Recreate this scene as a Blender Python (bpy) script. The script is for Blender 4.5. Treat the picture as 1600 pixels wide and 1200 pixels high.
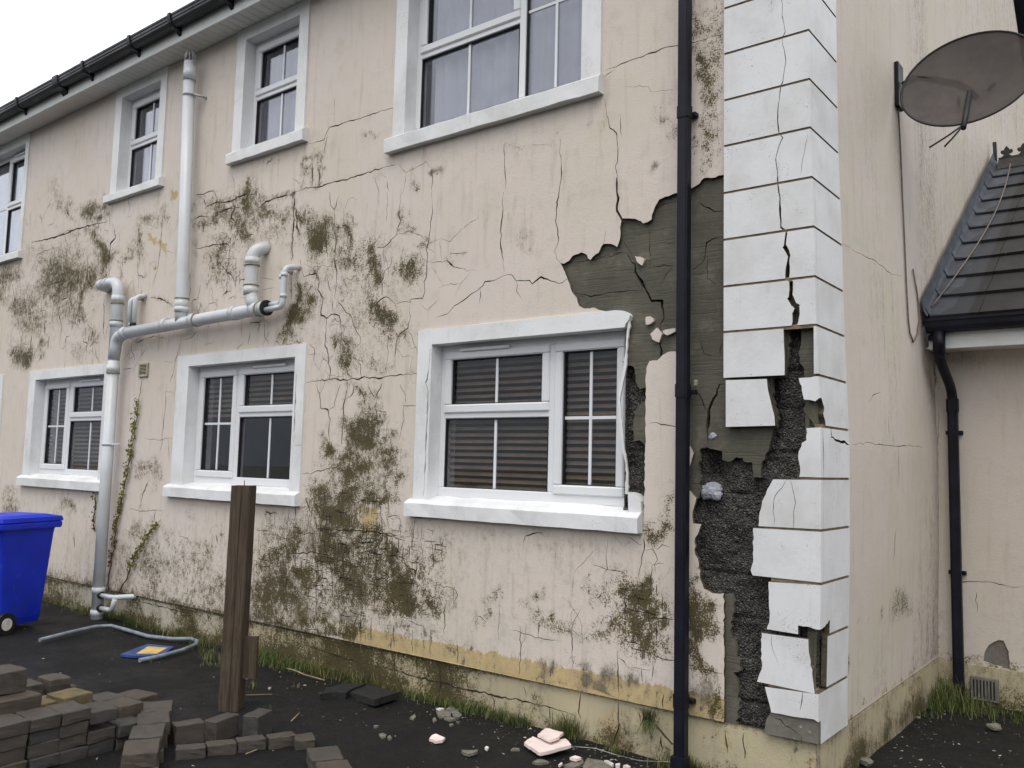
import bpy, bmesh, math, random
import numpy as np
from mathutils import Vector, Matrix, Euler, noise as mnoise
from mathutils.geometry import delaunay_2d_cdt
random.seed(7)
rad = math.radians
for o in list(bpy.data.objects):
    bpy.data.objects.remove(o)
S = bpy.context.scene
COL = S.collection

# ------------------------------------------------------------------ camera
FPX = 1353.16                      # focal length in pixels of a 1600 px wide picture
CAM = np.array([1.541, -4.554, 1.65])
EUL = (rad(95.25), rad(-1.37), rad(37.91))
cam = bpy.data.cameras.new('camera')
cam.sensor_fit = 'HORIZONTAL'; cam.sensor_width = 36; cam.lens = FPX/1600*36
cam.clip_start = .05; cam.clip_end = 3000
camo = bpy.data.objects.new('camera', cam); COL.objects.link(camo)
camo.location = CAM; camo.rotation_euler = EUL
S.camera = camo
ROT = np.array(Euler(EUL, 'XYZ').to_matrix())

# ------------------------------------------------------------------ overcast daylight
SUN_EL, SUN_AZ = rad(62), rad(153)          # soft light from the front right, reaching both walls
W = bpy.data.worlds.new('World'); S.world = W; W.use_nodes = True
nt = W.node_tree; nt.nodes.clear()
wo = nt.nodes.new('ShaderNodeOutputWorld'); bg = nt.nodes.new('ShaderNodeBackground')
sk = nt.nodes.new('ShaderNodeTexSky'); sk.sky_type = 'NISHITA'; sk.sun_disc = False
sk.sun_elevation = SUN_EL; sk.sun_rotation = SUN_AZ; sk.air_density = 1.0; sk.dust_density = 6.0; sk.ozone_density = 1.0
mx = nt.nodes.new('ShaderNodeMix'); mx.data_type = 'RGBA'
mx.inputs[0].default_value = .86                       # closed cloud layer over the blue sky
nt.links.new(sk.outputs[0], mx.inputs[6]); mx.inputs[7].default_value = (9.5, 9.65, 9.9, 1)
nt.links.new(mx.outputs[2], bg.inputs[0]); bg.inputs[1].default_value = .11
nt.links.new(bg.outputs[0], wo.inputs[0])
sl = bpy.data.lights.new('sun', 'SUN'); sl.energy = .75; sl.angle = rad(35); sl.color = (1, .97, .93)
so = bpy.data.objects.new('sun', sl); COL.objects.link(so)
sd = Vector((.45, -.9, 1.9)).normalized()             # towards the sun
so.rotation_euler = sd.to_track_quat('Z', 'Y').to_euler()
S.view_settings.view_transform = 'Standard'; S.view_settings.look = 'None'
S.view_settings.exposure = .64; S.view_settings.gamma = 1
S.view_settings.use_curve_mapping = False

S.cycles.adaptive_threshold = .02; S.cycles.max_bounces = 6; S.cycles.diffuse_bounces = 3; S.cycles.glossy_bounces = 3; S.cycles.transmission_bounces = 2

# ------------------------------------------------------------------ surveying: where a sight line meets a real plane of the house
def ray(px, py):
    return ROT @ np.array([(px-800)/FPX, -(py-600)/FPX, -1.0])
def F(px, py, off=0.0):            # front wall, off metres proud of it
    d = ray(px, py); t = (-off-CAM[1])/d[1]; return CAM+d*t
def FX(px, py, off=0.0):
    p = F(px, py, off); return (p[0], p[2])
def GB(px, py, x=0.0):             # gable wall
    d = ray(px, py); t = (x-CAM[0])/d[0]; return CAM+d*t
def GR(px, py, z=0.0):             # ground or a level above it
    d = ray(px, py); t = (z-CAM[2])/d[2]; return CAM+d*t
def PROJ(P):
    v = (np.asarray(P)-CAM) @ ROT
    return 800+FPX*v[..., 0]/-v[..., 2], 600-FPX*v[..., 1]/-v[..., 2]

# ------------------------------------------------------------------ object helpers
def empty(name, loc=(0, 0, 0)):
    o = bpy.data.objects.new(name, None); COL.objects.link(o); o.location = loc
    o.empty_display_size = .1
    return o
def tag(o, label=None, cat=None, group=None, kind=None):
    if label: o['label'] = label
    if cat: o['category'] = cat
    if group: o['group'] = group
    if kind: o['kind'] = kind
    return o
def link(name, me, mat=None, parent=None, loc=None):
    o = bpy.data.objects.new(name, me); COL.objects.link(o)
    if mat is not None and not me.materials: me.materials.append(mat)
    if loc is not None: o.location = loc
    if parent is not None:
        o.parent = parent
        if loc is None:            # vertices are in world coordinates: undo the parent's place
            o.matrix_parent_inverse = Matrix.Translation(parent_world(parent)).inverted()
    return o
def parent_world(p):
    return Vector(p.location) if p.parent is None else Vector((0, 0, 0))
class MB:
    """collects vertices and faces of one mesh"""
    def __init__(s): s.v = []; s.f = []; s.sm = []
    def add(s, v, f, smooth=False):
        b = len(s.v); s.v += [tuple(float(c) for c in q) for q in v]; s.f += [tuple(b+i for i in q) for q in f]; s.sm += [smooth]*len(f); return s
    def box(s, x0, x1, y0, y1, z0, z1):
        v = [(x, y, z) for z in (z0, z1) for y in (y0, y1) for x in (x0, x1)]
        return s.add(v, [(0, 2, 3, 1), (4, 5, 7, 6), (0, 1, 5, 4), (2, 6, 7, 3), (0, 4, 6, 2), (1, 3, 7, 5)])
    def bbox(s, x0, x1, y0, y1, z0, z1, b=.004):
        """box with chamfered edges"""
        bm = bmesh.new(); bmesh.ops.create_cube(bm, size=1)
        for q in bm.verts: q.co = Vector((x0+(q.co.x+.5)*(x1-x0), y0+(q.co.y+.5)*(y1-y0), z0+(q.co.z+.5)*(z1-z0)))
        bmesh.ops.bevel(bm, geom=bm.edges[:], offset=b, segments=1, affect='EDGES')
        bm.verts.index_update()
        s.add([q.co for q in bm.verts], [[q.index for q in f.verts] for f in bm.faces]); bm.free(); return s
    def prism(s, poly, axis, a, b):
        """poly in the plane across axis, extruded from a to b; axis 0: (y,z), 1: (x,z), 2: (x,y)"""
        def pt(p, t):
            return {0: (t, p[0], p[1]), 1: (p[0], t, p[1]), 2: (p[0], p[1], t)}[axis]
        n = len(poly)
        v = [pt(p, a) for p in poly]+[pt(p, b) for p in poly]
        f = [tuple(range(n-1, -1, -1)), tuple(range(n, 2*n))]+[(i, (i+1) % n, n+(i+1) % n, n+i) for i in range(n)]
        return s.add(v, f)
    def tube(s, pts, r, n=16, caps=True, smooth=True):
        pts = [Vector(p) for p in pts]; rr = r if isinstance(r, (list, tuple)) else [r]*len(pts)
        up = None; rings = []
        for i, p in enumerate(pts):
            d = (pts[min(i+1, len(pts)-1)]-pts[max(i-1, 0)]).normalized()
            if up is None: up = d.orthogonal().normalized()
            up = (up-d*up.dot(d)).normalized(); w = d.cross(up)
            rings.append([p+(up*math.cos(2*math.pi*k/n)+w*math.sin(2*math.pi*k/n))*rr[i] for k in range(n)])
        v = [q for g in rings for q in g]; f = []
        for i in range(len(rings)-1):
            for k in range(n):
                f.append((i*n+k, i*n+(k+1) % n, (i+1)*n+(k+1) % n, (i+1)*n+k))
        s.add(v, f, smooth)
        if caps:
            b = len(s.v)-len(v)
            s.f.append(tuple(b+k for k in range(n-1, -1, -1))); s.sm.append(False)
            s.f.append(tuple(b+len(v)-n+k for k in range(n))); s.sm.append(False)
        return s
    def mesh(s, name):
        me = bpy.data.meshes.new(name); me.from_pydata(s.v, [], s.f)
        me.polygons.foreach_set('use_smooth', s.sm); me.update()
        return me
    def build(s, name, mat, parent=None, fix=False):
        me = s.mesh(name)
        if fix:
            bm = bmesh.new(); bm.from_mesh(me); bmesh.ops.recalc_face_normals(bm, faces=bm.faces[:]); bm.to_mesh(me); bm.free()
        return link(name, me, mat, parent)
def bend(points, r=.1, seg=6):
    """polyline with rounded corners"""
    P = [Vector(p) for p in points]; out = [P[0]]
    for a, b, c in zip(P, P[1:], P[2:]):
        u = (a-b).normalized(); w = (c-b).normalized(); k = min(r, (a-b).length*.49, (c-b).length*.49)
        s, e = b+u*k, b+w*k
        for i in range(seg+1):
            t = i/seg; out.append(s*(1-t)**2+b*2*t*(1-t)+e*t*t)
    return out+[P[-1]]
def copy_tree(o, parent=None):
    c = o.copy(); COL.objects.link(c); c.parent = parent
    for ch in o.children: copy_tree(ch, c)
    return c
def fbm(x, y, z=0.0, o=4): return mnoise.fractal(Vector((x, y, z)), 1.0, 2.0, o)

# ------------------------------------------------------------------ shader helpers
class M:
    def __init__(s, name):
        s.m = bpy.data.materials.new(name); s.m.use_nodes = True; s.t = s.m.node_tree
        s.b = s.t.nodes['Principled BSDF']; s.tc = s.t.nodes.new('ShaderNodeTexCoord'); s.co = s.tc.outputs['Object']
    def put(s, sock, val):
        if isinstance(val, bpy.types.NodeSocket): s.t.links.new(val, sock)
        elif isinstance(val, (tuple, list)) and len(val) == 3 and sock.type == 'RGBA': sock.default_value = (*val, 1)
        else: sock.default_value = val
    def vec(s, scale=(1, 1, 1), loc=(0, 0, 0), v=None):
        n = s.t.nodes.new('ShaderNodeMapping'); s.put(n.inputs[0], v or s.co); n.inputs['Scale'].default_value = scale; n.inputs['Location'].default_value = loc
        return n.outputs[0]
    def noise(s, scale, detail=4, rough=.6, v=None, dist=0):
        n = s.t.nodes.new('ShaderNodeTexNoise'); s.put(n.inputs['Vector'], v or s.co); n.inputs['Scale'].default_value = scale
        n.inputs['Detail'].default_value = detail; n.inputs['Roughness'].default_value = rough; n.inputs['Distortion'].default_value = dist
        return n.outputs[0]
    def voro(s, scale, v=None, feat='F1', out=0, rnd=1):
        n = s.t.nodes.new('ShaderNodeTexVoronoi'); n.feature = feat; s.put(n.inputs['Vector'], v or s.co); n.inputs['Scale'].default_value = scale
        n.inputs['Randomness'].default_value = rnd
        return n.outputs[out]
    def wave(s, scale, dist=0, v=None, dirn='X', detail=2, ds=1):
        n = s.t.nodes.new('ShaderNodeTexWave'); n.bands_direction = dirn; s.put(n.inputs['Vector'], v or s.co); n.inputs['Scale'].default_value = scale
        n.inputs['Distortion'].default_value = dist; n.inputs['Detail'].default_value = detail; n.inputs['Detail Scale'].default_value = ds
        return n.outputs[1]
    def mr(s, f, a, b, c=0, d=1, smooth=True):
        n = s.t.nodes.new('ShaderNodeMapRange'); n.interpolation_type = 'SMOOTHSTEP' if smooth else 'LINEAR'
        s.put(n.inputs[0], f)
        for i, q in enumerate((a, b, c, d)): s.put(n.inputs[i+1], q)
        return n.outputs[0]
    def op(s, o, a, b=0.0, clamp=False):
        n = s.t.nodes.new('ShaderNodeMath'); n.operation = o; s.put(n.inputs[0], a); s.put(n.inputs[1], b); n.use_clamp = clamp
        return n.outputs[0]
    def mix(s, f, a, b, mode='MIX'):
        n = s.t.nodes.new('ShaderNodeMix'); n.data_type = 'RGBA'; n.blend_type = mode
        s.put(n.inputs[0], f); s.put(n.inputs[6], a); s.put(n.inputs[7], b)
        return n.outputs[2]
    def sep(s, c):
        n = s.t.nodes.new('ShaderNodeSeparateColor'); s.put(n.inputs[0], c); return n.outputs
    def xyz(s, v=None):
        n = s.t.nodes.new('ShaderNodeSeparateXYZ'); s.put(n.inputs[0], v or s.co); return n.outputs
    def attr(s, name):
        n = s.t.nodes.new('ShaderNodeAttribute'); n.attribute_name = name; return n
    def rnd(s):
        return s.t.nodes.new('ShaderNodeObjectInfo').outputs['Random']
    def rco(s):
        """object coordinates shifted by a random amount per object"""
        i = s.t.nodes.new('ShaderNodeObjectInfo'); a = s.t.nodes.new('ShaderNodeVectorMath'); a.operation = 'MULTIPLY_ADD'
        s.put(a.inputs[0], i.outputs['Random']); a.inputs[1].default_value = (37, 53, 91); s.put(a.inputs[2], s.co); return a.outputs[0]
    def bump(s, h, strength=.3, dist=.01, prev=None):
        n = s.t.nodes.new('ShaderNodeBump'); n.inputs['Strength'].default_value = strength; n.inputs['Distance'].default_value = dist
        s.put(n.inputs['Height'], h)
        if prev is not None: s.put(n.inputs['Normal'], prev)
        return n.outputs[0]
    def out(s, col, rough=.7, normal=None, spec=.4, metal=0):
        s.put(s.b.inputs['Base Color'], col); s.put(s.b.inputs['Roughness'], rough); s.b.inputs['Specular IOR Level'].default_value = spec
        s.put(s.b.inputs['Metallic'], metal)
        if normal is not None: s.put(s.b.inputs['Normal'], normal)
        return s.m

# ------------------------------------------------------------------ materials
def wall_material(name, base, base2, dirtbase=1.0):
    m = M(name); a = m.attr('stain'); rgb = m.sep(a.outputs['Color'])
    moss, dirt, och = rgb[0], rgb[1], rgb[2]; pale = a.outputs['Alpha']  # dirt also carries the drip shadow painted on the plinth
    big = m.mr(m.noise(1.1, 3, .6), .32, .68, 0, 1, False)
    mid = m.mr(m.noise(6, 5, .68), .3, .7, 0, 1, False)
    streak = m.mr(m.noise(4, 4, .65, m.vec((4, 4, .4))), .3, .7, 0, 1, False)
    nA = m.mr(m.noise(24, 7, .76, m.vec((1.05, 1.05, .75)), .25), .32, .68, 0, 1, False)
    nB = m.mr(m.noise(110, 3, .72), .3, .7, 0, 1, False)
    c = lambda n, k: m.op('MULTIPLY', m.op('SUBTRACT', n, .5), k)
    col = m.mix(big, base, base2)
    col = m.mix(m.mr(streak, .55, 1, 0, .26*dirtbase), col, (.30, .255, .19))
    col = m.mix(m.mr(mid, .5, 1, 0, .22*dirtbase), col, (.36, .32, .25))
    col = m.mix(m.mr(nB, 0, .5, .10, 0), col, (.17, .145, .11))
    # rubbed pale areas
    col = m.mix(m.mr(m.op('ADD', pale, m.op('ADD', c(nA, .6), c(mid, .4))), .35, .8, 0, .65), col, (.50, .475, .42))
    # paint gone, yellow coat below, itself scabbed off in places
    e = m.op('ADD', och, m.op('ADD', c(nA, .5), c(mid, .45)))
    ocol = m.mix(mid, (.57, .44, .225), (.43, .335, .18))
    ocol = m.mix(m.mr(m.op('ADD', c(nA, .8), c(streak, .9)), .28, .38), ocol, (.13, .115, .092))
    col = m.mix(m.mr(e, .47, .56), col, ocol)
    # grey black dirt, plus the drip shadow painted on the plinth
    g = m.op('ADD', dirt, m.op('ADD', c(nA, .55), m.op('ADD', c(streak, .35), c(nB, .25))))
    col = m.mix(m.op('MULTIPLY', m.mr(g, .12, .95, 0, .80), m.mr(dirt, .03, .3)), col, m.mix(m.mr(g, .3, .9), (.235, .195, .135), (.095, .085, .068)))
    spk = m.op('MULTIPLY', m.mr(m.op('ADD', nB, c(nA, .5)), .80, .92), m.mr(m.op('MAXIMUM', dirt, moss), .14, .5))
    col = m.mix(m.op('MULTIPLY', spk, .85), col, (.055, .045, .034))
    # moss and mould
    mo = m.op('ADD', m.op('MULTIPLY', moss, .90), m.op('ADD', c(nA, .80), m.op('ADD', c(nB, 1.0), c(mid, .40))))
    gate = m.mr(moss, .03, .25)
    col = m.mix(m.op('MULTIPLY', m.mr(mo, .04, .6, 0, .55), gate), col, (.235, .19, .105))
    mask = m.op('MULTIPLY', m.mr(mo, .42, .62), gate)
    mcol = m.mix(m.mr(m.op('ADD', nB, c(nA, .6)), .25, .75), (.010, .0072, .003), (.098, .076, .022))
    mcol = m.mix(m.mr(big, .35, .75, 0, .45), mcol, (.050, .046, .018))
    col = m.mix(m.op('MULTIPLY', mask, .94), col, mcol)
    h = m.op('ADD', m.op('MULTIPLY', nB, .35), m.op('MULTIPLY', mid, .5))
    h = m.op('ADD', h, m.op('MULTIPLY', mask, m.op('ADD', nB, .2)))
    return m.out(col, m.mr(mask, 0, 1, .72, .95), m.bump(h, .4, .008), .3)
MAT = {}
MAT['render'] = wall_material('painted_render', (.665, .59, .545), (.63, .56, .475), .85)
MAT['plinth'] = wall_material('plinth_render', (.50, .44, .285), (.39, .345, .235), 1.2)
MAT['gable'] = wall_material('gable_render', (.61, .535, .49), (.575, .52, .425), .6)

def white_paint(name, col, dirt, amount, spec=.35, rough=.55):
    m = M(name); v = m.rco()
    a = m.noise(2.2, 5, .65, v); b = m.noise(45, 4, .7, v); st = m.noise(6, 5, .7, m.vec((1.5, 1.5, .35), v=v))
    c = m.mix(m.mr(a, .35, .75, 0, .5*amount), col, dirt)
    c = m.mix(m.mr(st, .55, .8, 0, .5*amount), c, dirt)
    sp = m.op('MULTIPLY', m.mr(m.noise(160, 3, .6, v), .6, .66), m.mr(m.noise(7, 4, .7, v), .52, .66))
    c = m.mix(m.op('MULTIPLY', sp, min(1, .9*amount)), c, (.16, .15, .13))
    return m.out(c, rough, m.bump(m.op('ADD', b, m.op('MULTIPLY', a, .8)), .2, .006), spec)
MAT['quoin'] = white_paint('quoin_paint', (.71, .715, .725), (.47, .455, .42), 1.15)
MAT['surround'] = white_paint('surround_paint', (.76, .77, .78), (.44, .43, .39), .95)
MAT['upvc'] = white_paint('window_plastic', (.72, .735, .755), (.56, .55, .52), .35, .5, .32)
MAT['soil'] = white_paint('soil_pipe_plastic', (.57, .60, .63), (.38, .37, .32), .8, .5, .33)
MAT['fascia'] = white_paint('fascia_plastic', (.74, .76, .75), (.45, .47, .42), .7, .4, .4)
MAT['soffit'] = white_paint('soffit_plastic', (.72, .72, .68), (.45, .45, .40), .6, .4, .45)

m = M('scratch_coat')
w = m.wave(8.5, 5, m.vec((.12, .12, 1)), 'Z', 3, 2.5); w2 = m.noise(60, 3, .6, m.vec((.07, .07, 1)))
c = m.mix(m.mr(m.noise(2.6, 6, .65), .3, .7), (.118, .111, .086), (.080, .077, .061))
c = m.mix(m.mr(m.noise(7, 5, .7), .5, .75, 0, .5), c, (.215, .195, .15))
c = m.mix(m.mr(w2, .56, .72, 0, .20), c, (.05, .046, .036))
c = m.mix(m.mr(m.noise(130, 3, .6), .55, .75, 0, .5), c, (.22, .2, .16))
MAT['scratch'] = m.out(c, .9, m.bump(m.op('ADD', m.op('MULTIPLY', m.mr(w2, .5, .68), -1), m.op('ADD', m.op('MULTIPLY', w, .22), m.op('MULTIPLY', m.noise(70, 4, .7), .5))), .3, .008), .2)

m = M('crumbling_block')
vo = m.voro(95); vc = m.voro(95, out=1); ch = m.sep(vc)
c = m.mix(m.mr(m.noise(4, 5, .65), .35, .7), (.098, .093, .087), (.14, .13, .108))
c = m.mix(m.mr(ch[0], .3, 1, 0, .7), c, (.05, .049, .048))
c = m.mix(m.mr(ch[1], .72, .98, 0, .75), c, (.26, .25, .225))
c = m.mix(m.mr(vo, .25, .7, 0, .6), c, (.02, .019, .018))
MAT['block'] = m.out(c, .9, m.bump(m.op('ADD', m.op('MULTIPLY', vo, -1), m.noise(30, 5, .7)), 1, .02), .25)

m = M('grey_cement_coat'); a = m.noise(6, 6, .7)
c = m.mix(m.mr(a, .3, .7), (.20, .185, .16), (.13, .12, .10)); c = m.mix(m.mr(m.noise(18, 6, .75), .6, .68), c, (.42, .38, .31))
MAT['cement'] = m.out(c, .9, m.bump(m.noise(60, 5, .7), .4, .008), .2)

def plain(name, col, rough=.6, var=.25, scale=20, spec=.4, metal=0, bump=.15, dist=.004):
    m = M(name); v = m.rco(); n = m.noise(scale, 5, .65, v); k = tuple(q*(1-var) for q in col); l = tuple(min(1, q*(1+var)) for q in col)
    return m.out(m.mix(m.mr(n, .3, .7), k, l), m.mr(m.noise(scale*.4, 4, .6, v), .3, .7, max(.03, rough-.1), min(1, rough+.1)), m.bump(m.noise(scale*6, 4, .6, v), bump, dist), spec, metal)
MAT['blackplastic'] = plain('black_plastic', (.008, .0085, .015), .5, .35, 5, .22, 0, .06)
MAT['gutterplastic'] = plain('gutter_plastic', (.014, .0135, .018), .45, .3, 5, .35, 0, .05)
MAT['seal'] = plain('pipe_seal', (.26, .24, .18), .7, .3, 30)
MAT['rubber'] = plain('black_rubber', (.012, .012, .014), .55, .2, 30)
MAT['metal'] = plain('bracket_metal', (.45, .46, .47), .4, .3, 40, .5, .6)
MAT['core'] = plain('broken_render_edge', (.10, .082, .058), .95, .35, 30, .2, 0, .5, .006)
MAT['joint'] = plain('bare_joint', (.21, .155, .10), .9, .3, 20, .2)
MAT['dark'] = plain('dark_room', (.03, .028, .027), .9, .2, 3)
MAT['floorin'] = plain('room_floor', (.06, .045, .035), .8, .2, 3)
MAT['lead'] = plain('lead_flashing', (.052, .058, .070), .55, .35, 6, .3, 0, .25, .01)
m = M('blue_bin_plastic'); zc0 = m.xyz()[2]
c = m.mix(m.mr(m.noise(3, 4, .6), .3, .7), (.003, .022, .46), (.006, .034, .60))
c = m.mix(m.mr(m.noise(14, 5, .75, m.vec((1, 1, .5))), .60, .72, 0, .35), c, (.16, .20, .42))
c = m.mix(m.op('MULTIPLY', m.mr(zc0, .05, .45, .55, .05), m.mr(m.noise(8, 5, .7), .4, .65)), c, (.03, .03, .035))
MAT['blueplastic'] = m.out(c, m.mr(m.noise(6, 4, .6), .3, .7, .38, .6), m.bump(m.noise(60, 3, .6), .1, .003), .35)
MAT['conduit'] = plain('grey_conduit', (.19, .22, .25), .5, .25, 12)
MAT['cable'] = plain('cable_sheath', (.16, .12, .10), .6, .3, 30)
MAT['darkcable'] = plain('dark_cable_sheath', (.02, .02, .02), .6, .3, 30)
MAT['stem'] = plain('creeper_stem', (.075, .045, .03), .8, .35, 40)
MAT['signblue'] = plain('sign_blue', (.03, .065, .22), .4, .3, 10)
MAT['signyellow'] = plain('sign_yellow', (.60, .42, .13), .5, .2, 10)
MAT['vent'] = plain('vent_plastic', (.44, .40, .30), .6, .2, 20)
MAT['frag'] = plain('render_fragment_face', (.76, .64, .60), .75, .08, 15)
MAT['fragw'] = plain('pale_fragment', (.62, .60, .56), .75, .15, 20)
MAT['fraggrey'] = plain('mortar_fragment', (.155, .145, .118), .85, .25, 30, .3, 0, .4, .006)
MAT['stone'] = plain('pale_stone', (.36, .37, .42), .8, .3, 14, .3, 0, .6, .02)
MAT['slabtar'] = plain('tarmac_lump', (.017, .017, .018), .75, .3, 60, .4, 0, .8, .012)
MAT['twig'] = plain('dry_twig', (.28, .22, .14), .8, .3, 30)
MAT['grit'] = plain('pale_grit', (.30, .28, .25), .85, .75, 7)

m = M('window_glass')
fr = m.t.nodes.new('ShaderNodeFresnel'); fr.inputs[0].default_value = 1.52
gl = m.t.nodes.new('ShaderNodeBsdfGlossy'); gl.inputs['Roughness'].default_value = .012; gl.inputs[0].default_value = (.88, .91, 1, 1)
tr = m.t.nodes.new('ShaderNodeBsdfTransparent'); tr.inputs[0].default_value = (.85, .85, .85, 1)
ms = m.t.nodes.new('ShaderNodeMixShader')
ge = m.t.nodes.new('ShaderNodeNewGeometry'); m.put(fr.inputs[0], m.mr(ge.outputs['Backfacing'], 0, 1, 1.52, 1/1.52, False))   # a thin pane: the same reflectance from both faces
m.put(ms.inputs[0], m.op('MULTIPLY', fr.outputs[0], 1.7, True)); m.put(ms.inputs[1], tr.outputs[0]); m.put(ms.inputs[2], gl.outputs[0])
m.put(gl.inputs['Normal'], m.bump(m.noise(1.6, 1, .4), .012, .01))
m.t.links.new(ms.outputs[0], m.t.nodes['Material Output'].inputs[0]); MAT['glass'] = m.m
MAT['blind'] = plain('blind_slat', (.20, .14, .095), .5, .2, 6)
MAT['curtain'] = plain('net_curtain', (.40, .42, .50), .9, .10, 4)

m = M('dish_mesh')
n = m.noise(6, 5, .65); c = m.mix(m.mr(n, .3, .7), (.050, .040, .038), (.072, .060, .056)); m.out(c, .7, None, .2)
tr = m.t.nodes.new('ShaderNodeBsdfTransparent'); ms = m.t.nodes.new('ShaderNodeMixShader'); ms.inputs[0].default_value = .94
m.put(ms.inputs[1], tr.outputs[0]); m.put(ms.inputs[2], m.b.outputs[0]); m.t.links.new(ms.outputs[0], m.t.nodes['Material Output'].inputs[0]); MAT['dish'] = m.m

m = M('roof_tile_concrete'); v = m.co; g = m.t.nodes.new('ShaderNodeNewGeometry'); px = m.xyz(g.outputs['Position'])
c = m.mix(m.mr(m.noise(5, 5, .7, g.outputs['Position']), .3, .7), (.018, .0165, .0155), (.032, .029, .025))
c = m.mix(m.mr(px[0], .30, .34), (.040, .042, .048), c)      # washed strip below the lead
c = m.mix(m.mr(m.noise(26, 3, .6, g.outputs['Position']), .72, .76), c, (.34, .34, .32))
c = m.mix(m.mr(m.noise(2.6, 5, .7, g.outputs['Position']), .55, .75, 0, .5), c, (.032, .034, .02))
MAT['tile'] = m.out(c, .65, m.bump(m.noise(70, 4, .7, g.outputs['Position']), .3, .006), .25)
MAT['ridge'] = plain('ridge_tile_clay', (.030, .028, .024), .7, .35, 12)

m = M('paving_concrete'); v = m.rco(); r = m.rnd()
c = m.mix(m.mr(r, 0, 1, 0, 1, False), (.074, .058, .044), (.050, .048, .046))
c = m.mix(m.mr(m.noise(9, 5, .7, v), .4, .75, 0, .6), c, (.038, .032, .025))
c = m.mix(m.mr(m.noise(170, 3, .7, v), .58, .7, 0, .5), c, (.14, .12, .095))
c = m.mix(m.mr(m.noise(14, 5, .7, v), .62, .72, 0, .55), c, (.06, .065, .032))
MAT['paver'] = m.out(c, m.mr(m.noise(5, 3, .5, v), .3, .7, .5, .8), m.bump(m.op('ADD', m.noise(150, 4, .7, v), m.noise(25, 4, .6, v)), .5, .006), .35)
m = M('paving_concrete_buff'); v = m.rco()
c = m.mix(m.mr(m.noise(12, 5, .7, v), .35, .7), (.15, .115, .055), (.085, .068, .042)); c = m.mix(m.mr(m.noise(20, 5, .7, v), .6, .7), c, (.12, .13, .05))
MAT['paverbuff'] = m.out(c, .75, m.bump(m.noise(120, 4, .7, v), .5, .006), .3)

m = M('weathered_timber'); v = m.co
gr = m.noise(14, 6, .7, m.vec((6, 6, .25))); c = m.mix(m.mr(gr, .3, .7), (.040, .027, .019), (.095, .070, .050))
c = m.mix(m.mr(m.noise(30, 4, .6, m.vec((5, 5, .12))), .58, .66), c, (.03, .02, .014))
c = m.mix(m.mr(m.noise(3, 4, .6), .5, .75, 0, .5), c, (.10, .10, .06))
MAT['wood'] = m.out(c, .8, m.bump(gr, .6, .008), .3)

m = M('wet_tarmac'); v = m.co; P = m.xyz()
c = m.mix(m.mr(m.noise(1.3, 6, .65), .35, .7), (.0055, .0054, .0058), (.0105, .0102, .011))
c = m.mix(m.mr(m.voro(120, None, 'F1', 0), .05, .4, .55, 0), c, (.021, .0205, .0215))
c = m.mix(m.mr(m.noise(210, 2, .6), .64, .7, 0, .8), c, (.05, .049, .048))
c = m.mix(m.mr(m.noise(3.1, 6, .75), .56, .70, 0, .75), c, (.018, .0185, .009))
mud = m.op('MULTIPLY', m.mr(P[1], -1.5, -.05), m.mr(m.noise(2.3, 6, .72), .42, .66))
c = m.mix(m.op('MULTIPLY', mud, .6), c, (.018, .016, .010))
far = m.mr(m.op('SQRT', m.op('ADD', m.op('POWER', P[0], 2), m.op('POWER', P[1], 2))), 24, 34)
c = m.mix(far, c, m.mix(m.noise(.05, 4), (.040, .046, .028), (.055, .060, .036)))
MAT['ground'] = m.out(c, m.mr(m.noise(2.2, 5, .6), .35, .65, .5, .85), m.bump(m.op('ADD', m.noise(170, 3, .7), m.op('MULTIPLY', m.noise(28, 4, .65), 1.6)), .75, .012), .22)
MAT['added_hill'] = plain('added_hill_surface', (.13, .14, .145), .95, .2, .02)

def leaf(name, a, b, tr=.25):
    m = M(name); at = m.attr('tint'); c = m.mix(at.outputs['Fac'], a, b)
    m.out(c, .6, None, .3)
    t = m.t.nodes.new('ShaderNodeBsdfTranslucent'); s = m.t.nodes.new('ShaderNodeMixShader'); s.inputs[0].default_value = tr
    m.put(t.inputs[0], c); m.put(s.inputs[1], m.b.outputs[0]); m.put(s.inputs[2], t.outputs[0]); m.t.links.new(s.outputs[0], m.t.nodes['Material Output'].inputs[0])
    return m.m
MAT['grass'] = leaf('grass_blade', (.062, .105, .024), (.24, .20, .09))
MAT['creeper'] = leaf('creeper_leaf', (.17, .17, .03), (.15, .06, .03))
MAT['moss_green'] = plain('moss_cushion', (.035, .05, .014), .95, .4, 40, .2, 0, .9, .02)

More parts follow.
